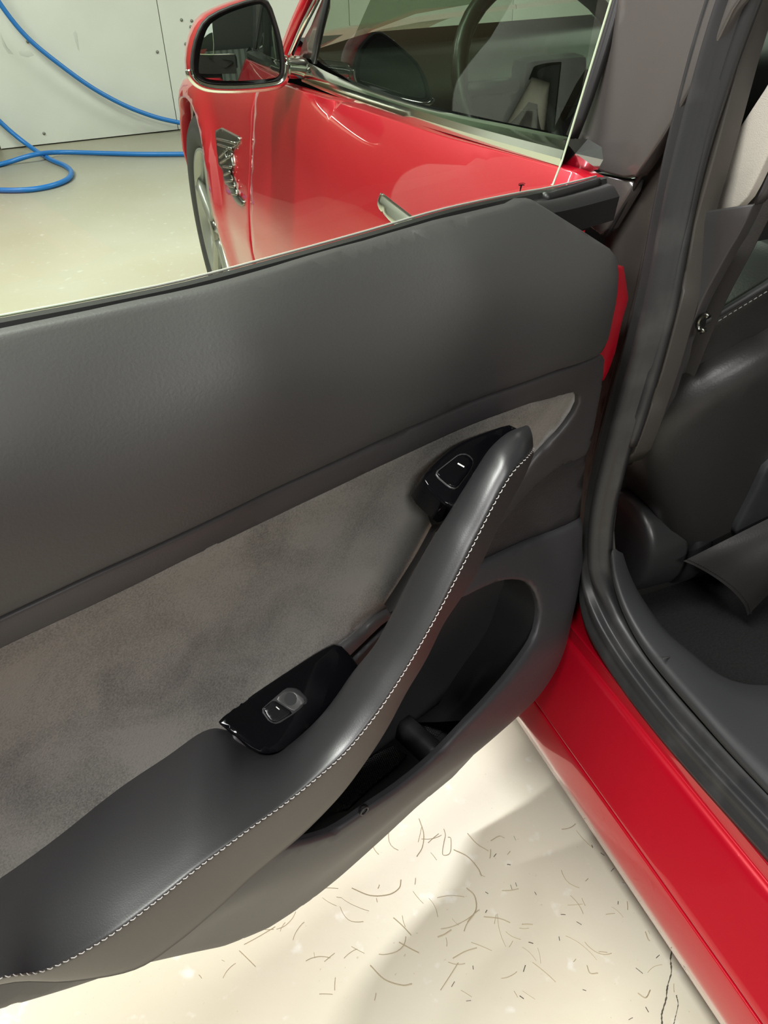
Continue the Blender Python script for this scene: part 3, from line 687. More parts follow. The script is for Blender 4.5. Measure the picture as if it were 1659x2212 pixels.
sweep('belt_seal_edge', path+np.array([0, 0, -.0006])-DN*.0012, [(-.0006, -.0015), (-.0006, .0), (.0006, .0), (.0006, -.0015)], M_LIP, door, up=(0, 0, 1), label='thin bright metal lip of the belt seal')
# seal end beyond the pad: grooved rubber block and torn lower lip
e0, e1 = d3((1189, 420, .05)), d3((1291, 380, .05))
for k, (pz0, pz1, r_) in enumerate([((1187, 425), (1290, 395), .0050), ((1192, 441), (1288, 412), .0042), ((1205, 456), (1283, 429), .0032)]):
    a_, b_ = d3((*pz0, .048)), d3((*pz1, .044))
    tube('seal_rib', rs(np.array([dw(*(a_*(1-t)+b_*t)) for t in np.linspace(-.12, 1, 12)]), .006), r_, M_RUBBERD, door, n=8)
tl = [(1188, 432), (1280, 424), (1286, 436), (1270, 452), (1256, 470), (1240, 478), (1215, 462)]
sheet('seal_tail', np.array([dpix(u, v, .042) for u, v in tl]), lambda s, z, dr: dw(s, .042-dr+.004*math.sin(s*90), z), M_JAMB, door, h=.008, roll=.001, thick=.008, label='frayed lower lip of the belt seal end')
# emblem printed on the foot of the glass: a T with a thin arc over it
def em(u, v): sz = gq(u, v); return gl_fn(.0335)(sz[0], sz[1], 0)
ev, ef = [], []
def poly_px(P):
    b_ = len(ev); ev.extend([em(*p) for p in P]); ef.append(tuple(range(b_, b_+len(P))))
poly_px([(1117, 399), (1121, 397.5), (1126, 397.2), (1130.5, 398), (1130, 400), (1125.5, 399.8), (1121.5, 413), (1119.5, 413), (1121, 400.2), (1118.5, 401)])
poly_px([(1116.5, 397), (1121, 394.6), (1127, 394), (1132, 395), (1131.8, 396.2), (1127, 395.4), (1121.3, 395.9), (1117, 398)])
mesh('emblem', ev, ef, M_BLACK, door, False, 'small black T shaped emblem')
# ================================================================== THE CAR
BX = np.array([(.15, .02), (.20, -.012), (.28, -.028), (.36, -.040), (.42, -.050), (.50, -.056), (.60, -.043), (.70, -.022), (.78, -.008), (.82, .002), (.86, .018), (.90, .040), (.95, .058), (1.0, .075), (1.1, .12)])
def sx(y, z):                             # body-side surface x(y, z)
    b = float(np.interp(z, BX[:, 0], BX[:, 1]))
    b += .26*max(0, (y-1.9)/.62)**2
    if 1.15 < y and z < .80:
        d = math.hypot(y-1.78, z-.335); b -= .020*math.exp(-((d-.385)/.05)**2)*min(1, (y-1.15)/.2)*min(1, max(0, (2.02-y)/.12))
    if y > 1.12: b += .22*max(0, z-(.80-.11*max(0, y-1.12)))
    return b
def body(off=0.): return lambda y, z, dr: np.array([sx(y, z)-off+dr, y, z])
def sq(u, v, off=0.):
    x = 0.
    for _ in range(40):
        P = at_x(u, v, x); x = .6*x+.4*(sx(P[1], P[2])-off)
    return P[1:]
fd = [(-.055, .915), (.25, .893), (.6, .876), (.95, .858), (1.11, .845), (1.118, .82), (1.118, .70), (1.105, .56), (1.07, .46), (1.0, .40), (.8, .375), (.1, .365), (-.10, .37), (-.12, .55), (-.10, .75)]
fdoor = sheet('front_door', roundc(fd, [.004, 0, 0, 0, .004, 0, 0, .02, .02, .02, 0, 0, .03, 0, 0]), body(), M_RED, car, h=.03, roll=.0015, thick=.02, label='closed red front door')
sheet('gap_backing', np.array([(1.08, .82), (1.16, .81), (1.16, .40), (1.06, .42)]), body(-.014), M_BLACK, car, h=.03, roll=0, thick=.002, label='black sheet keeping the gap between door and fender dark')  # black sheet added behind the shut line so no light shows through
fh = [(.215, .792), (.385, .797), (.385, .775), (.33, .768), (.215, .771)]
sheet('door_handle', roundc(fh, .008), body(.003), M_CHROME, fdoor, h=.01, roll=.003, thick=.004, label='flush bright door handle')
arc = [(1.78+.375*math.cos(a), .335+.375*math.sin(a)) for a in np.linspace(math.radians(195), math.radians(-15), 28)][::-1]
fend = [(1.124, .845), (1.3, .83), (1.6, .79), (1.9, .745), (2.1, .70), (2.35, .62), (2.42, .55), (2.42, .30), (2.3, .24)]+arc+[(1.40, .22), (1.2, .22), (1.09, .36), (1.10, .45), (1.112, .56), (1.124, .70)]
sheet('front_fender', fend, body(), M_RED, car, h=.03, roll=.006, thick=.03, label='red front fender around the wheel arch')
# hood, A pillar, roof side
hd = []
for y in np.linspace(1.05, 2.5, 14):
    zt = float(np.interp(y, [1.05, 1.3, 1.6, 1.9, 2.1, 2.35, 2.5], [.85, .83, .79, .745, .70, .62, .52])); x0 = sx(y, zt)+.0
    hd.append([np.array([x0+.004, y, zt-.005]), np.array([x0+.06, y, zt+.035]), np.array([x0+.16, y, zt+.06]), np.array([x0+.35, y+.0, zt+.085]), np.array([.9, y+.05, zt+.10])])
loft('hood', hd, M_RED, car, 2, 3, closed=False, label='red hood')
# rocker: swept profile from outside bottom up to the door seal
RP = [(.03, .165), (-.008, .168), (-.014, .175), (-.020, .190), (-.030, .215), (-.035, .230), (-.0365, .242), (-.035, .262), (-.0315, .2830), (-.0295, .2855), (-.027, .2855), (-.027, .2885), (-.030, .2895), (-.029, .294), (-.020, .310), (-.008, .331), (.003, .350), (.011, .364), (.015, .369), (.0185, .371), (.0210, .3715), (.0225, .374), (.0245, .386), (.027, .3875), (.06, .385)]
rp = cr(RP, 3)
rsx = []
for y in np.linspace(-1.25, 1.40, 40):
    fl2 = -.035*max(0, (-.55-y)/.5)**2
    rsx.append([np.array([x+fl2*(1 if z > .19 else .4), y, z+.02*max(0, (-.55-y)/.5)**2]) for x, z in rp])
loft('rocker_panel', rsx, M_RED, car, 1, 1, closed=False, label='glossy red rocker panel and sill')
loft('rear_quarter', [[np.array([x, y, z]) for x, z in ((-.03, .20), (-.05, .4), (-.04, .6), (0, .85), (.06, .95))] for y in (-1.3, -1.6, -2.2)], M_RED, car, 2, 2, closed=False, label='red rear quarter panel')
# bright belt moulding
def cq(u, v, x): return at_x(u, v, x)
bl_low = [(652, 176), (720, 205), (800, 237), (900, 268), (1000, 298), (1100, 328), (1212, 360)]
bl_mid = [(648, 150), (720, 180), (800, 207), (900, 238), (1000, 268), (1100, 295), (1218, 325)]
bl_top = [(662, 133), (720, 162), (800, 195), (900, 227), (1000, 250), (1100, 270), (1226, 296)]
secs_c = []
for a, b, c in zip(bl_low, bl_mid, bl_top):
    A_, B_, C_ = cq(*a, .046), cq(*b, .048), cq(*c, .072)
    secs_c.append([A_+np.array([.012, 0, -.004]), A_, .5*(A_+B_)+np.array([-.002, 0, 0]), B_, .5*(B_+C_)+np.array([0, 0, .001]), C_, C_+np.array([.012, 0, -.006])])
loft('belt_moulding', secs_c, M_CHROME, fdoor, 4, 1, closed=False, auto=25, label='wide bright metal window moulding')
# end cap of the moulding (belongs to the rear end of the front door)
me_ = [(1218, 300), (1270, 300), (1300, 318), (1303, 345), (1292, 366), (1258, 372), (1212, 362)]
E3 = [at_x(u, v, .060) for u, v in me_]; ecn = np.mean(E3, 0)+np.array([-.012, 0, .004])
mesh('moulding_end', E3+[ecn], [(i, (i+1) % 7, 7) for i in range(7)], mat('end_chrome', (.30, .32, .33), .12, metal=1), fdoor, False, 'faceted dark bright end cap of the moulding')
# front window and its frame
def wx(z): return .068+max(0, z-.93)*.34
def wq(u, v):
    x = .08
    for _ in range(40):
        P = at_x(u, v, x); x = .5*x+.5*wx(P[2])
    return P
wg = [(682, 128), (720, 155), (800, 190), (900, 222), (1060, 258), (1232, 292), (1262, 215), (1330, 0)]
w2d = [wq(*p)[1:] for p in wg]
wtop = [(w2d[-1][0]+.02, 1.25), (.55, 1.28), (w2d[0][0]-.15, 1.10)]
wl_ = wq(705, 0)[1:]
wfn = lambda y, z, dr: np.array([wx(z)+dr, y, z])
wpoly = np.vstack([w2d, [wtop[0]], [wtop[1]], [(wl_[0]-.12, wl_[1]+.12)], [wl_]])
sheet('front_window', wpoly, wfn, M_GLASSF, fdoor, h=.06, roll=0, thick=0, label='tinted front door window')
frm = [wq(*p) for p in [(678, 133), (690, 70), (706, 0), (722, -70)]]
sweep('window_frame', rs(cr(frm, 4), .02), [(-.007, -.004), (.007, -.004), (.007, .004), (-.007, .004)], M_BLACK, fdoor, up=(1, 0, 0), label='black front frame of the window')
fr2 = [wq(*p) for p in [(1236, 296), (1265, 222), (1300, 118), (1338, -10), (1360, -90)]]
sweep('window_seal', rs(cr(fr2, 4), .02), [(-.007, -.003), (.007, -.003), (.005, .005), (-.005, .005)], M_RUBBERD, fdoor, up=(-1, 0, 0), label='black rear window seal')
ap = [wq(*p)+np.array([.0, .03, 0]) for p in [(622, 118), (645, 60), (672, 0), (700, -70)]]
sweep('a_pillar', rs(cr(ap, 4), .02), [(-.010, -.01), (.010, -.01), (.010, .006), (-.010, .006)], M_RED, car, up=(-1, 0, 0), label='red windscreen pillar')
ap2 = [wq(*p)+np.array([-.002, .005, 0]) for p in [(630, 122), (657, 60), (688, 0), (715, -60)]]
sweep('pillar_trim', rs(cr(ap2, 4), .02), [(-.006, -.003), (.006, -.003), (.004, .004), (-.004, .004)], M_CHROME, car, up=(-1, 0, 0), label='bright strip along the windscreen pillar')
sail = [(640, 122), (670, 130), (682, 122), (708, -5), (690, -5), (664, 60)]
sheet('mirror_sail', np.array([wq(*p)[1:] for p in sail]), lambda y, z, dr: np.array([wx(z)+.006+dr, y, z]), M_GLOSS, fdoor, h=.03, roll=0, thick=.004, label='black corner trim at the mirror')
# ---------------------------------------------------------------- side mirror
ym = .86
def mq(u, v, off=0.):
    n = np.array([-.05, -1, .062]); p0 = np.array([-.1, ym+off, .94]); return hit(u, v, p0, n)
rim_px = [(413, 160), (428, 178), (460, 188), (520, 189), (580, 184), (606, 176), (616, 160), (618, 130), (612, 90), (598, 40), (582, 2), (556, -4), (500, 12), (450, 36), (428, 66), (415, 110)]
gl_px = [(429, 150), (436, 164), (452, 171), (500, 175), (560, 172), (596, 167), (604, 155), (603, 125), (596, 85), (582, 35), (570, 14), (552, 10), (500, 26), (462, 46), (446, 66), (434, 105)]
mir = []
R0 = np.array([mq(*p) for p in rim_px]); cm = R0.mean(0)
for k, (sc, dy) in enumerate([(.90, .012), (.97, .0), (1.0, .008), (1.02, .03), (.98, .07), (.86, .105), (.6, .13), (.2, .142)]):
    mir.append([cm+(p-cm)*sc+np.array([0, dy, 0]) for p in R0])
hs = loft('side_mirror', mir[2:], M_RED, car, 3, 2, closed=True, caps=False, label='red door mirror housing')
loft('mirror_bezel', [mir[2], mir[1], mir[0]], M_BLACK, hs, 1, 2, closed=True, caps=True, label='black bezel')
G0 = np.array([mq(*p, .002) for p in gl_px]); gcen = G0.mean(0)
gv = list(cr(G0, 3, True)); mesh('mirror_glass', gv+[np.mean(gv, 0)], [(i, (i+1) % len(gv), len(gv)) for i in range(len(gv))], M_MIRROR, hs, False, 'mirror glass reflecting the dark back of the workshop')
# bright lower lip of the mirror housing
lipm = cr([mq(*p, .004) for p in [(408, 150), (413, 165), (430, 182), (462, 191), (520, 192), (580, 187), (608, 179), (619, 160), (621, 135)]], 5)
sweep('mirror_trim', lipm, circ(.0075, 8, .006), M_CHROME, hs, up=(0, 1, 0), label='bright lower rim of the mirror')
ma = [cm+np.array([.08, .045, -.045]), cm+np.array([.12, .05, -.05]), np.array([.06, .985, .872])]
a0, a1 = mq(612, 145, .03), at_x(660, 150, .058)
arm_s = []
for t in np.linspace(0, 1, 4):
    p = a0*(1-t)+a1*t; arm_s.append([p+np.array([0, dy, dz]) for dy, dz in ((-.022, .016), (.03, .018), (.04, 0), (.03, -.016), (-.022, -.014))])
loft('mirror_arm', arm_s, M_CHROME, hs, 2, 3, closed=True, label='bright mirror stalk')
# ---------------------------------------------------------------- front wheel
wc = np.array([-.020, 1.78, .335])
def ring_prof(prof, n=48):
    V, F = [], []
    for k in range(n):
        a = 2*math.pi*k/n
        for x, r in prof: V.append(wc+np.array([x, r*math.cos(a), r*math.sin(a)]))
    m_ = len(prof)
    for k in range(n):
        for j in range(m_-1): F.append((k*m_+j, ((k+1) % n)*m_+j, ((k+1) % n)*m_+j+1, k*m_+j+1))
    return V, F
wh = empty('front_wheel', tuple(wc), 'front wheel with dark tyre and grey spokes', parent=None)
wh.parent = car; wh.location = Vector(wc)-car.location
V, F = ring_prof([(.03, .235), (.005, .240), (-.006, .262), (-.008, .290), (-.004, .300), (-.006, .304), (.002, .318), (.012, .328), (.03, .334), (.12, .334), (.2, .32)]); tire = mesh('tire', V, F, M_TIRE, wh)
V, F = ring_prof([(.02, .242), (.0, .238), (.002, .228), (.03, .222), (.15, .21)]); mesh('rim', V, F, M_RIM, wh)
V, F = ring_prof([(.10, .21), (.11, .05), (.11, 0)]); mesh('brake_disc', V, F, M_CHROMED, wh)
for k in range(5):
    a = math.radians(20+72*k); ca, sa = math.cos(a), math.sin(a)
    def wp(x, r, t): return wc+np.array([x, r*ca-t*sa, r*sa+t*ca])
    loft('spoke', [[wp(.012, .03, -.03), wp(-.004, .03, 0), wp(.012, .03, .03), wp(.04, .03, 0)], [wp(.012, .13, -.022), wp(-.002, .13, 0), wp(.012, .13, .022), wp(.05, .13, 0)], [wp(.01, .232, -.04), wp(.0, .232, 0), wp(.01, .232, .04), wp(.05, .232, 0)]], M_RIM, wh, 3, 1, closed=True)
V, F = ring_prof([(-.004, 0), (-.004, .03), (.004, .036), (.03, .038)], 24); mesh('hub_cap', V, F, M_CHROMED, wh)
V, F = [], []
for k in range(25):
    a = math.radians(-20+220*k/24)
    for x in (.0, .30): V.append(np.array([x+.012, 1.78+.372*math.cos(a), .335+.372*math.sin(a)]))
    if k: F.append((2*k-2, 2*k-1, 2*k+1, 2*k))
nn = len(V); V += [np.array([.30, 1.78, .335])]; F += [(2*k-1, 2*k+1, nn) for k in range(1, 24)]
mesh('arch_liner', V, F, M_LINER, car, True, 'black wheel arch liner')
# ornate fender badge: stepped dark chrome ornament with ribs
bd = [(463, 282), (476, 276), (514, 296), (515, 306), (497, 328), (502, 362), (494, 366), (506, 398), (511, 420), (524, 436), (522, 447), (510, 440), (498, 420), (492, 402), (484, 398), (480, 368), (471, 358), (466, 310)]
bdo = sheet('fender_badge', np.array([sq(*p, .006) for p in bd]), body(.006), M_CHROMED, car, h=.012, roll=.003, thick=.006, label='ornate dark chrome fender ornament')
for (a, b) in [((468, 300), (508, 310)), ((470, 312), (500, 322)), ((474, 340), (492, 322)), ((476, 352), (497, 338)), ((482, 360), (500, 362)), ((484, 378), (497, 372)), ((486, 392), (502, 390)), ((496, 402), (507, 404)), ((500, 418), (512, 420)), ((484, 325), (490, 345))]:
    pa, pb_ = sq(*a, .008), sq(*b, .008)
    tube('badge_rib', [np.array([sx(*(pa*(1-t)+pb_*t))-.007, *(pa*(1-t)+pb_*t)]) for t in (0, .33, .66, 1)], .0034, M_CHROMED, bdo, n=6)
# ---------------------------------------------------------------- B pillar
def px_(z): return .05+max(0, z-.6)*.15
def pq(u, v, off=0.):
    x = .05
    for _ in range(40):
        P = at_x(u, v, x); x = .5*x+.5*(px_(P[2])+off)
    return P
def p2(L, off=0.): return np.array([pq(u, v, off)[1:] for u, v in L])
pfn = lambda off: (lambda y, z, dr: np.array([px_(z)+off+dr, y, z]))
gp = [(1238, 275), (1262, 215), (1330, 0), (1352, -80), (1660, -80), (1592, 0), (1545, 95), (1500, 175), (1440, 282), (1368, 388), (1340, 384), (1292, 370), (1240, 330)]
sheet('pillar_cover', p2(gp, -.012), pfn(-.012), M_GLOSS, car, h=.02, roll=.003, thick=.012, label='smoky glossy B pillar cover')
gp2 = [(1288, 373), (1362, 391), (1369, 397), (1300, 512), (1270, 490), (1225, 450), (1200, 400)]
sheet('pillar_cover_lower', p2(gp2, -.008), pfn(-.008), M_GLOSS, car, h=.015, roll=.003, thick=.012, label='lower glossy B pillar cover')
jm = [(1610, -60), (1594, 0), (1503, 175), (1442, 283), (1372, 392), (1303, 512), (1310, 600), (1320, 640), (1310, 760), (1296, 830), (1280, 920), (1255, 1060), (1248, 1200), (1250, 1300), (1290, 1360), (1330, 1380), (1330, 1260), (1320, 1150), (1345, 1000), (1400, 830), (1440, 640), (1480, 480), (1530, 300), (1590, 120), (1660, -60)]
sheet('pillar_jamb', p2(jm, .012), pfn(.012), M_JAMB, car, h=.02, roll=0, thick=.004, label='dark dusty door jamb of the B pillar')
# edge strip between cover and jamb
es = [pq(u, v, -.006) for u, v in [(1602, -30), (1590, 0), (1500, 177), (1440, 284), (1368, 394), (1302, 512)]]
es = [p+np.array([.004, 0, 0]) for p in es]
sweep('cover_seal', rs(cr(es, 4), .015), circ(.003, 8), M_RUBBERD, car, up=(1, 0, 0), label='thin black seal beside the pillar cover')
# main door-opening seal
sl = [(1585, -60), (1560, 0), (1520, 130), (1468, 330), (1432, 500), (1405, 640), (1374, 760), (1340, 880), (1310, 990), (1288, 1090), (1281, 1180), (1286, 1260), (1310, 1335), (1350, 1405), (1400, 1475), (1465, 1555), (1555, 1655), (1659, 1765), (1750, 1860), (1900, 2010)]
sp = rs(cr([pq(u, v, -.004) for u, v in sl], 5), .012)
tn = np.gradient(sp, axis=0)
hh_ = np.clip((sp[:, 2]-.43)/.4, 0, 1)
SPF = [(-.024, -.004), (-.020, -.002), (-.018, .005), (-.013, .012), (-.007, .0135), (-.002, .009), (.001, .003), (.004, .003), (.008, .009), (.012, .008), (.014, .001), (.016, -.003), (.021, -.004), (.022, -.010), (-.022, -.012)]
k_ = np.clip((sp[:, 2]-.42)/.10, 0, 1)[:, None]; k_ = k_*k_*(3-2*k_)
sweep('door_seal', sp, SPF, M_RUBBER, car, up=k_*np.array([-1, 0, .05])+(1-k_)*np.array([-.30, 0, .95]), scale=1+.25*(1-k_[:, 0]), label='worn black rubber seal around the rear door opening')
sl2 = [(1650, -60), (1628, 0), (1580, 130), (1525, 300), (1485, 460), (1452, 640), (1420, 770), (1388, 880), (1362, 960)]
tube('inner_seal', rs(cr([pq(u, v, .006) for u, v in sl2], 5), .012), .007, M_RUBBER, car, n=8, label='thin inner rubber bead on the pillar')
# outer flange lines on the pillar
sl3 = [(1475, 305), (1455, 380), (1418, 470), (1395, 560), (1378, 640), (1352, 740), (1325, 830), (1298, 940), (1280, 1030)]
tube('jamb_flange', rs(cr([pq(u, v, .008) for u, v in sl3], 5), .012), .0045, M_JAMB, car, n=8, label='folded metal flange of the jamb')
for (u, v) in [(1342, 1424), (1588, 1718)]:
    p = pq(u, v, -.012); V = [p+np.array([-.002, .0022*math.cos(a), .0022*math.sin(a)]) for a in np.linspace(0, 2*math.pi, 10, endpoint=False)]
    mesh('seal_hole', V, [tuple(range(10))], M_BLACK, car, False)
# pillar inner trim, cloth upper, belt
tr = [(1655, -60), (1600, 120), (1545, 330), (1502, 480), (1475, 640), (1435, 790), (1390, 930), (1370, 980), (1345, 1010), (1370, 900), (1410, 770), (1445, 640), (1462, 520), (1492, 400), (1540, 180), (1600, -60)]
sheet('pillar_trim_lower', p2(tr, .014), pfn(.014), M_JAMB, car, h=.02, roll=.002, thick=.02, label='dark inner pillar trim')
def at_cl(u, v): return at_x(u, v, .15)
cl = [(1720, 30), (1690, 120), (1659, 180), (1600, 270), (1556, 340), (1512, 458), (1556, 461), (1575, 458), (1605, 440), (1622, 410), (1659, 330), (1750, 150), (1800, 30)]
sheet('pillar_trim_upper', np.array([at_cl(*p)[1:] for p in cl]), lambda y, z, dr: np.array([.15+dr+.02*((y+.15)/.06)**2*.3, y, z]), M_CLOTH, car, h=.012, roll=.002, thick=.008, label='pale grey cloth upper pillar trim')
tl_ = [(1690, 300), (1640, 440), (1600, 445), (1512, 458), (1490, 540), (1450, 700), (1400, 850), (1365, 985), (1345, 1010), (1390, 950), (1440, 860), (1475, 745), (1520, 640), (1575, 540), (1600, 500)]
sheet('pillar_trim_inner', np.array([at_x(u, v, .118)[1:] for u, v in tl_]), lambda y, z, dr: np.array([.118+dr, y, z]), M_TRIM, car, h=.015, roll=.002, thick=.01, label='dark plastic lower pillar trim')
bl = [at_x(u, v, .165) for u, v in [(1700, 240), (1640, 410), (1588, 520), (1538, 620), (1505, 700), (1478, 770), (1450, 840)]]
sweep('seat_belt', rs(cr(bl, 4), .015), [(-.021, -.0007), (.021, -.0007), (.021, .0007), (-.021, .0007)], M_BELT, car, up=(-1, -.25, 0), label='dark seat belt webbing')
# scuff plate + carpet
sc_o = [(1322, 1190), (1330, 1250), (1352, 1315), (1390, 1385), (1440, 1450), (1510, 1530), (1590, 1620), (1700, 1735), (1900, 1940)]
sc_i = [(1335, 1190), (1350, 1235), (1375, 1285), (1425, 1355), (1490, 1412), (1545, 1455), (1605, 1478), (1700, 1490), (1900, 1560)]
secs_s = []
for a, b in zip(sc_o, sc_i):
    A_ = pq(*a, -.002); B_ = at_z(*b, max(.40, A_[2]-.004)); secs_s.append([A_+np.array([0, 0, -.012]), A_, .6*A_+.4*B_+np.array([0, 0, .003]), B_, B_+np.array([.02, .004, -.03]), B_+np.array([.03, .006, -.14])])
loft('scuff_plate', secs_s, M_SCUFF, car, 5, 2, closed=False, label='smooth dark plastic scuff plate on the sill')
gA, gB = pq(1430, 1432, -.003)+np.array([0, 0, .006]), at_z(1490, 1410, .412)
tube('scuff_joint', [gA*(1-t)+gB*t+np.array([0, 0, .001]) for t in np.linspace(0, 1, 6)], .0008, M_KEYG, car, n=6)
mesh('carpet', [(.10, -1.0, .27), (.95, -1.0, .27), (.95, .7, .27), (.10, .7, .27), (.10, -1.0, .40), (.10, .7, .40)], [(0, 1, 2, 3), (0, 3, 5, 4)], M_CARPET, car, False, 'black carpet in the rear footwell')
# ---------------------------------------------------------------- front seat seen from behind
ybk = lambda x, z: -.15-(z-.5)*.10+2.2*max(0, .24-x)**2
def march(u, v, d):                       # first point of the ray behind the seat surface
    r = ray(u, v); t = np.linspace(.2, 2.2, 400); prev = t[0]
    f = lambda q: (CAM_POS+r*q)[1]-(ybk((CAM_POS+r*q)[0], (CAM_POS+r*q)[2])+d)
    for q in t:
        if f(q) > 0: break
        prev = q
    a, b = prev, q
    for _ in range(30):
        m = (a+b)/2
        if f(m) > 0: b = m
        else: a = m
    return CAM_POS+r*a
def sbq(u, v): return march(u, v, 0)
seat_out = [(1396, 1010), (1400, 960), (1425, 910), (1470, 868), (1530, 830), (1600, 793), (1659, 760), (1720, 728)]
SO = [sbq(*p) for p in seat_out]
import builtins
so2 = [(p[0], p[2]) for p in SO]+[(.62, .93), (.66, .70), (.64, .42), (.45, .30)]+[(q[0], q[2]) for q in (sbq(1560, 1235), sbq(1500, 1215), sbq(1470, 1180), sbq(1440, 1120), sbq(1412, 1060))]
seat = sheet('front_seat', cr(so2, 2, True), lambda x, z, dr: np.array([x, ybk(x, z)+dr, z]), M_SEAT, car, h=.025, roll=.03, thick=.10, label='black leather back of the front seat')
# upper shell behind it with the stitched bolster edge
up_px = [(1372, 1000), (1388, 920), (1420, 850), (1450, 790), (1480, 745), (1530, 692), (1590, 655), (1659, 612), (1760, 550), (1800, 700), (1700, 770), (1600, 830), (1500, 900), (1440, 960)]
def sb2(u, v, d): return march(u, v, d)
u2 = np.array([sb2(*p, .035)[[0, 2]] for p in up_px])
sheet('seat_bolster', u2, lambda x, z, dr: np.array([x, ybk(x, z)+.035+dr, z]), M_SEAT, seat, h=.02, roll=.01, thick=.06, label='black leather bolster with a stitched top edge')
st = rs(cr([sb2(*p, .031) for p in [(1528, 706), (1590, 668), (1659, 626), (1720, 588)]], 5), .006)
V, F = [], []
for i in range(0, len(st)-1):
    a, b = st[i], st[i]+(st[i+1]-st[i])*.55; bsn = len(V)
    for p in (a, b): V += [p+np.array([.0006, -.001, .0006]), p+np.array([0, -.002, 0]), p+np.array([-.0006, -.001, -.0006])]
    F += [(bsn, bsn+1, bsn+4, bsn+3), (bsn+1, bsn+2, bsn+5, bsn+4)]
mesh('bolster_stitching', V, F, M_THREAD, seat, False, None, 'stuff')
rail = rs(cr([sb2(*p, .028) for p in [(1500, 705), (1530, 690), (1590, 655), (1659, 613), (1740, 562)]], 5), .01)
tube('bolster_piping', rail, .0042, M_SCUFF, seat, n=8)
hk = [at_x(u, v, .122) for u, v in [(1522, 712), (1512, 716), (1508, 700), (1514, 686), (1524, 680), (1531, 684)]]
tube('belt_hook', rs(cr(hk, 5), .003), .0028, M_CHROMED, car, n=8, label='small dark metal belt hook')
box('hook_block', at_x(1499, 690, .136), .020, .022, .026, M_BLACK, car, bev=.008, label='black plastic belt guide')
# recliner cap
cc = at_x(1338, 1172, .165)
capax = np.array([-1, .0, .05]); capax /= np.linalg.norm(capax)
e1_ = np.cross(capax, (0, 0, 1)); e1_ /= np.linalg.norm(e1_); e2_ = np.cross(e1_, capax)
cs = []
for d_, r_ in [(-.060, .069), (-.045, .069), (-.012, .068), (-.003, .0655), (.001, .060), (.0025, .045), (.003, .004)]:
    cs.append([cc+capax*d_+e1_*r_*1.0*math.cos(a)+e2_*r_*1.12*math.sin(a) for a in np.linspace(0, 2*math.pi, 20, endpoint=False)])
loft('recliner_cap', cs, M_CAP, seat, 3, 1, closed=True, label='rounded shiny black recliner cover')
rim_s = [[cc+capax*d_+e1_*r_*math.cos(a)+e2_*r_*1.1*math.sin(a) for a in np.linspace(0, 2*math.pi, 20, endpoint=False)] for d_, r_ in [(-.10, .072), (-.085, .074), (-.072, .071), (-.070, .055)]]
loft('recliner_ring', rim_s, M_BLACK, seat, 2, 1, closed=True, label='black ring around the recliner cover')
# cushion skirt
sk_t = [(1476, 1212), (1540, 1185), (1600, 1150), (1659, 1120), (1760, 1070)]
sk_b = [(1480, 1216), (1545, 1245), (1595, 1290), (1617, 1330), (1640, 1345)]
sv = []
for a, b in zip(sk_t, sk_b):
    A_, B_ = sb2(*a, -.03), sb2(*b, -.05); sv.append([A_, .5*(A_+B_)+np.array([0, -.012, .012]), B_, B_+np.array([.004, .004, -.003])])
A0 = [sb2(1476, 1212, -.02), sb2(1500, 1222, -.025), sb2(1540, 1245, -.035), sb2(1580, 1275, -.05), sb2(1606, 1305, -.06), sb2(1615, 1330, -.062)]
B0 = [sb2(1560, 1170, -.02), sb2(1590, 1178, -.03), sb2(1620, 1190, -.04), sb2(1650, 1215, -.055), sb2(1670, 1245, -.065), sb2(1676, 1270, -.066)]
C0 = [sb2(1700, 1100, -.02), sb2(1720, 1110, -.03), sb2(1745, 1120, -.04), sb2(1765, 1145, -.055), sb2(1780, 1170, -.065), sb2(1785, 1190, -.066)]
loft('seat_skirt', [A0, B0, C0], M_SEAT, seat, 5, 4, closed=False, label='curled leather skirt under the seat cushion')
box('underbody', (.93, .1, .20), 1.76, 4.2, .08, M_BLACK, car, bev=.02)
stk = rs(cr([p+np.array([.004, -.002, .003]) for p in A0], 6), .005)
V, F = [], []
for i in range(len(stk)-1):
    a, b = stk[i], stk[i]+(stk[i+1]-stk[i])*.6; bsn = len(V)
    for p in (a, b): V += [p+np.array([.0004, 0, .0006]), p+np.array([.0002, -.0012, .0006]), p+np.array([-.0004, 0, -.0006])]
    F += [(bsn, bsn+1, bsn+4, bsn+3), (bsn+1, bsn+2, bsn+5, bsn+4)]
mesh('skirt_stitching', V, F, M_KEYG, seat, False, None, 'stuff')
box('seat_base', (.42, .14, .34), .48, .46, .12, M_SEAT, seat, bev=.04)
sp_ = [sb2(*p, -.010) for p in [(1740, 950), (1659, 1008), (1625, 1080), (1588, 1150), (1592, 1163), (1659, 1136), (1740, 1100)]]
sheet('seat_panel', np.array([p[[0, 2]] for p in sp_]), lambda x, z, dr: np.array([x, ybk(x, z)-.010+dr, z]), M_SCUFF, seat, h=.015, roll=.004, thick=.01)
# console beyond, with bright trim
con = box('centre_console', (.93, .30, .52), .24, 1.5, .42, M_BLACK, car, bev=.03, label='black centre console')
a_, b_ = at_x(1572, 549, .262), at_x(1700, 622, .262)
sheet('inner_panel', np.array([at_x(u, v, .262)[1:] for u, v in [(1560, 548), (1700, 624), (1700, 735), (1535, 660)]]), lambda y, z, dr: np.array([.262+dr, y, z]), M_SCUFF, car, h=.03, roll=.003, thick=.02, label='grey panel under the bright strip in the cabin')
tube('console_trim', [a_*(1-t)+b_*t for t in np.linspace(0, 1, 5)], .004, M_CHROME, car, n=8, label='bright strip in the dark cabin')
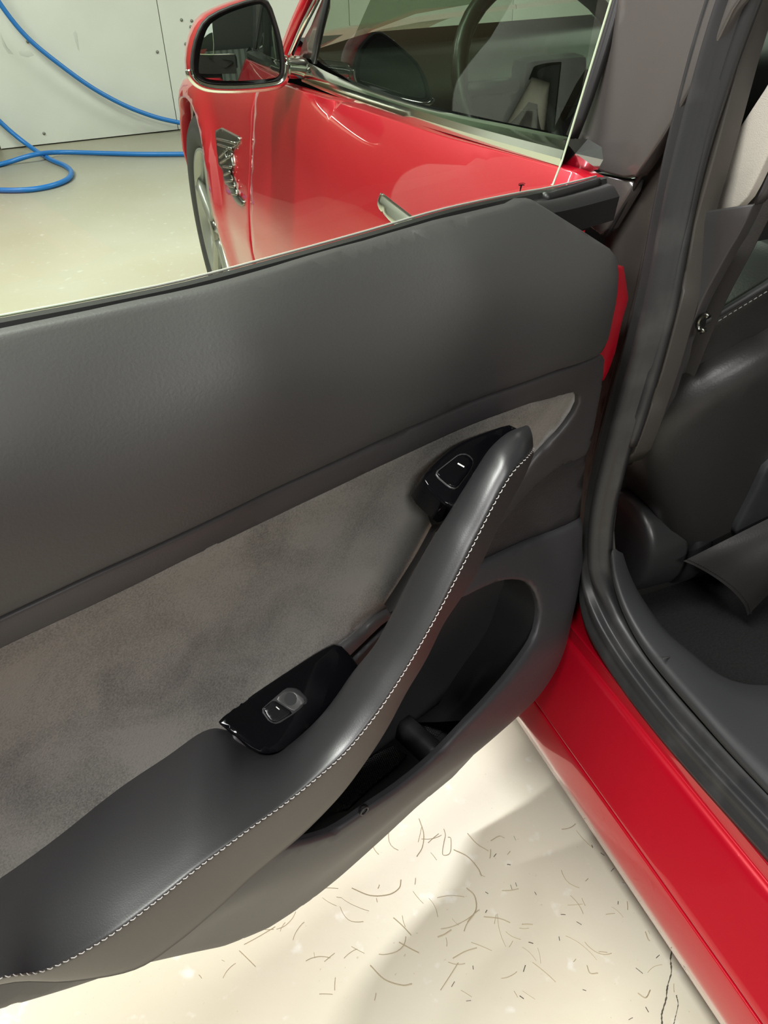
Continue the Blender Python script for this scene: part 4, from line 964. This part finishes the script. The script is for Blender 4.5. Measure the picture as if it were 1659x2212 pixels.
# ---------------------------------------------------------------- cabin seen through the front window
db = []
for x in np.linspace(.12, 1.75, 6): db.append([np.array([x, yy_, zz]) for yy_, zz in ((.72, .62), (.74, .80), (.80, .86), (.95, .88), (1.25, .90), (1.3, .7))])
loft('dashboard', db, M_BLACK, car, 2, 3, closed=False, label='black dashboard')
swc = np.array([.47, .70, .86]); tilt = math.radians(62)
sr = []
for a in np.linspace(0, 2*math.pi, 40):
    sr.append(swc+.185*np.array([math.cos(a), math.sin(a)*math.cos(tilt), math.sin(a)*math.sin(tilt)]))
stw = tube('steering_wheel', sr, .016, M_CAP, car, n=10, caps=False, label='black leather steering wheel')
box('wheel_hub', swc, .14, .06, .09, M_BLACK, stw, bev=.02)
for a in (0, math.pi, -math.pi/2):
    tube('wheel_spoke', [swc+.05*np.array([math.cos(a), math.sin(a)*math.cos(tilt), math.sin(a)*math.sin(tilt)]), swc+.12*np.array([math.cos(a), math.sin(a)*math.cos(tilt), math.sin(a)*math.sin(tilt)]), swc+.183*np.array([math.cos(a), math.sin(a)*math.cos(tilt), math.sin(a)*math.sin(tilt)])], .014, M_BLACK, stw, n=8)
# front seat upper part and headrest
shs = []
for z_, hw, dy in [(.50, .22, 0), (.70, .24, -.01), (.90, .235, -.03), (1.02, .19, -.05), (1.08, .11, -.06)]:
    yc = ybk(.42, z_)+.10+dy*.2
    shs.append([np.array([.54+hw*.85*math.cos(a), yc+.075*math.sin(a), z_]) for a in np.linspace(0, 2*math.pi, 14, endpoint=False)])
loft('seat_back_front', shs, M_SEAT, seat, 3, 1, closed=True)
hr = [[np.array([.54+hw*math.cos(a), -.12+.05*math.sin(a), z_]) for a in np.linspace(0, 2*math.pi, 14, endpoint=False)] for z_, hw in ((1.09, .06), (1.11, .12), (1.18, .13), (1.25, .10), (1.27, .04))]
loft('headrest', hr, M_SEAT, seat, 3, 1, closed=True)
# far side of the car: door inner wall and window line, roof rails
sheet('far_side', roundc([(-1.6, .2), (2.3, .2), (2.3, .7), (1.15, .88), (-1.6, .95)], .05), lambda y, z, dr: np.array([1.80-dr, y, z]), M_BLACK, car, h=.2, roll=0, thick=.05)
rf = []
for y, z in [(1.05, .95), (.85, 1.10), (.55, 1.28), (.2, 1.39), (-.2, 1.43), (-.8, 1.40), (-1.4, 1.22)]:
    rf.append([np.array([.20+.04*(1-abs(y)), y, z-.05]), np.array([.35, y, z]), np.array([.9, y, z+.03]), np.array([1.45, y, z]), np.array([1.62, y, z-.05])])
roof = loft('roof', rf[2:], mat('roof_glass', (.01, .012, .012), .1), car, 3, 2, closed=False, label='dark glass roof')
loft('windscreen', rf[:3], M_GLASSF, car, 3, 2, closed=False, label='windscreen')
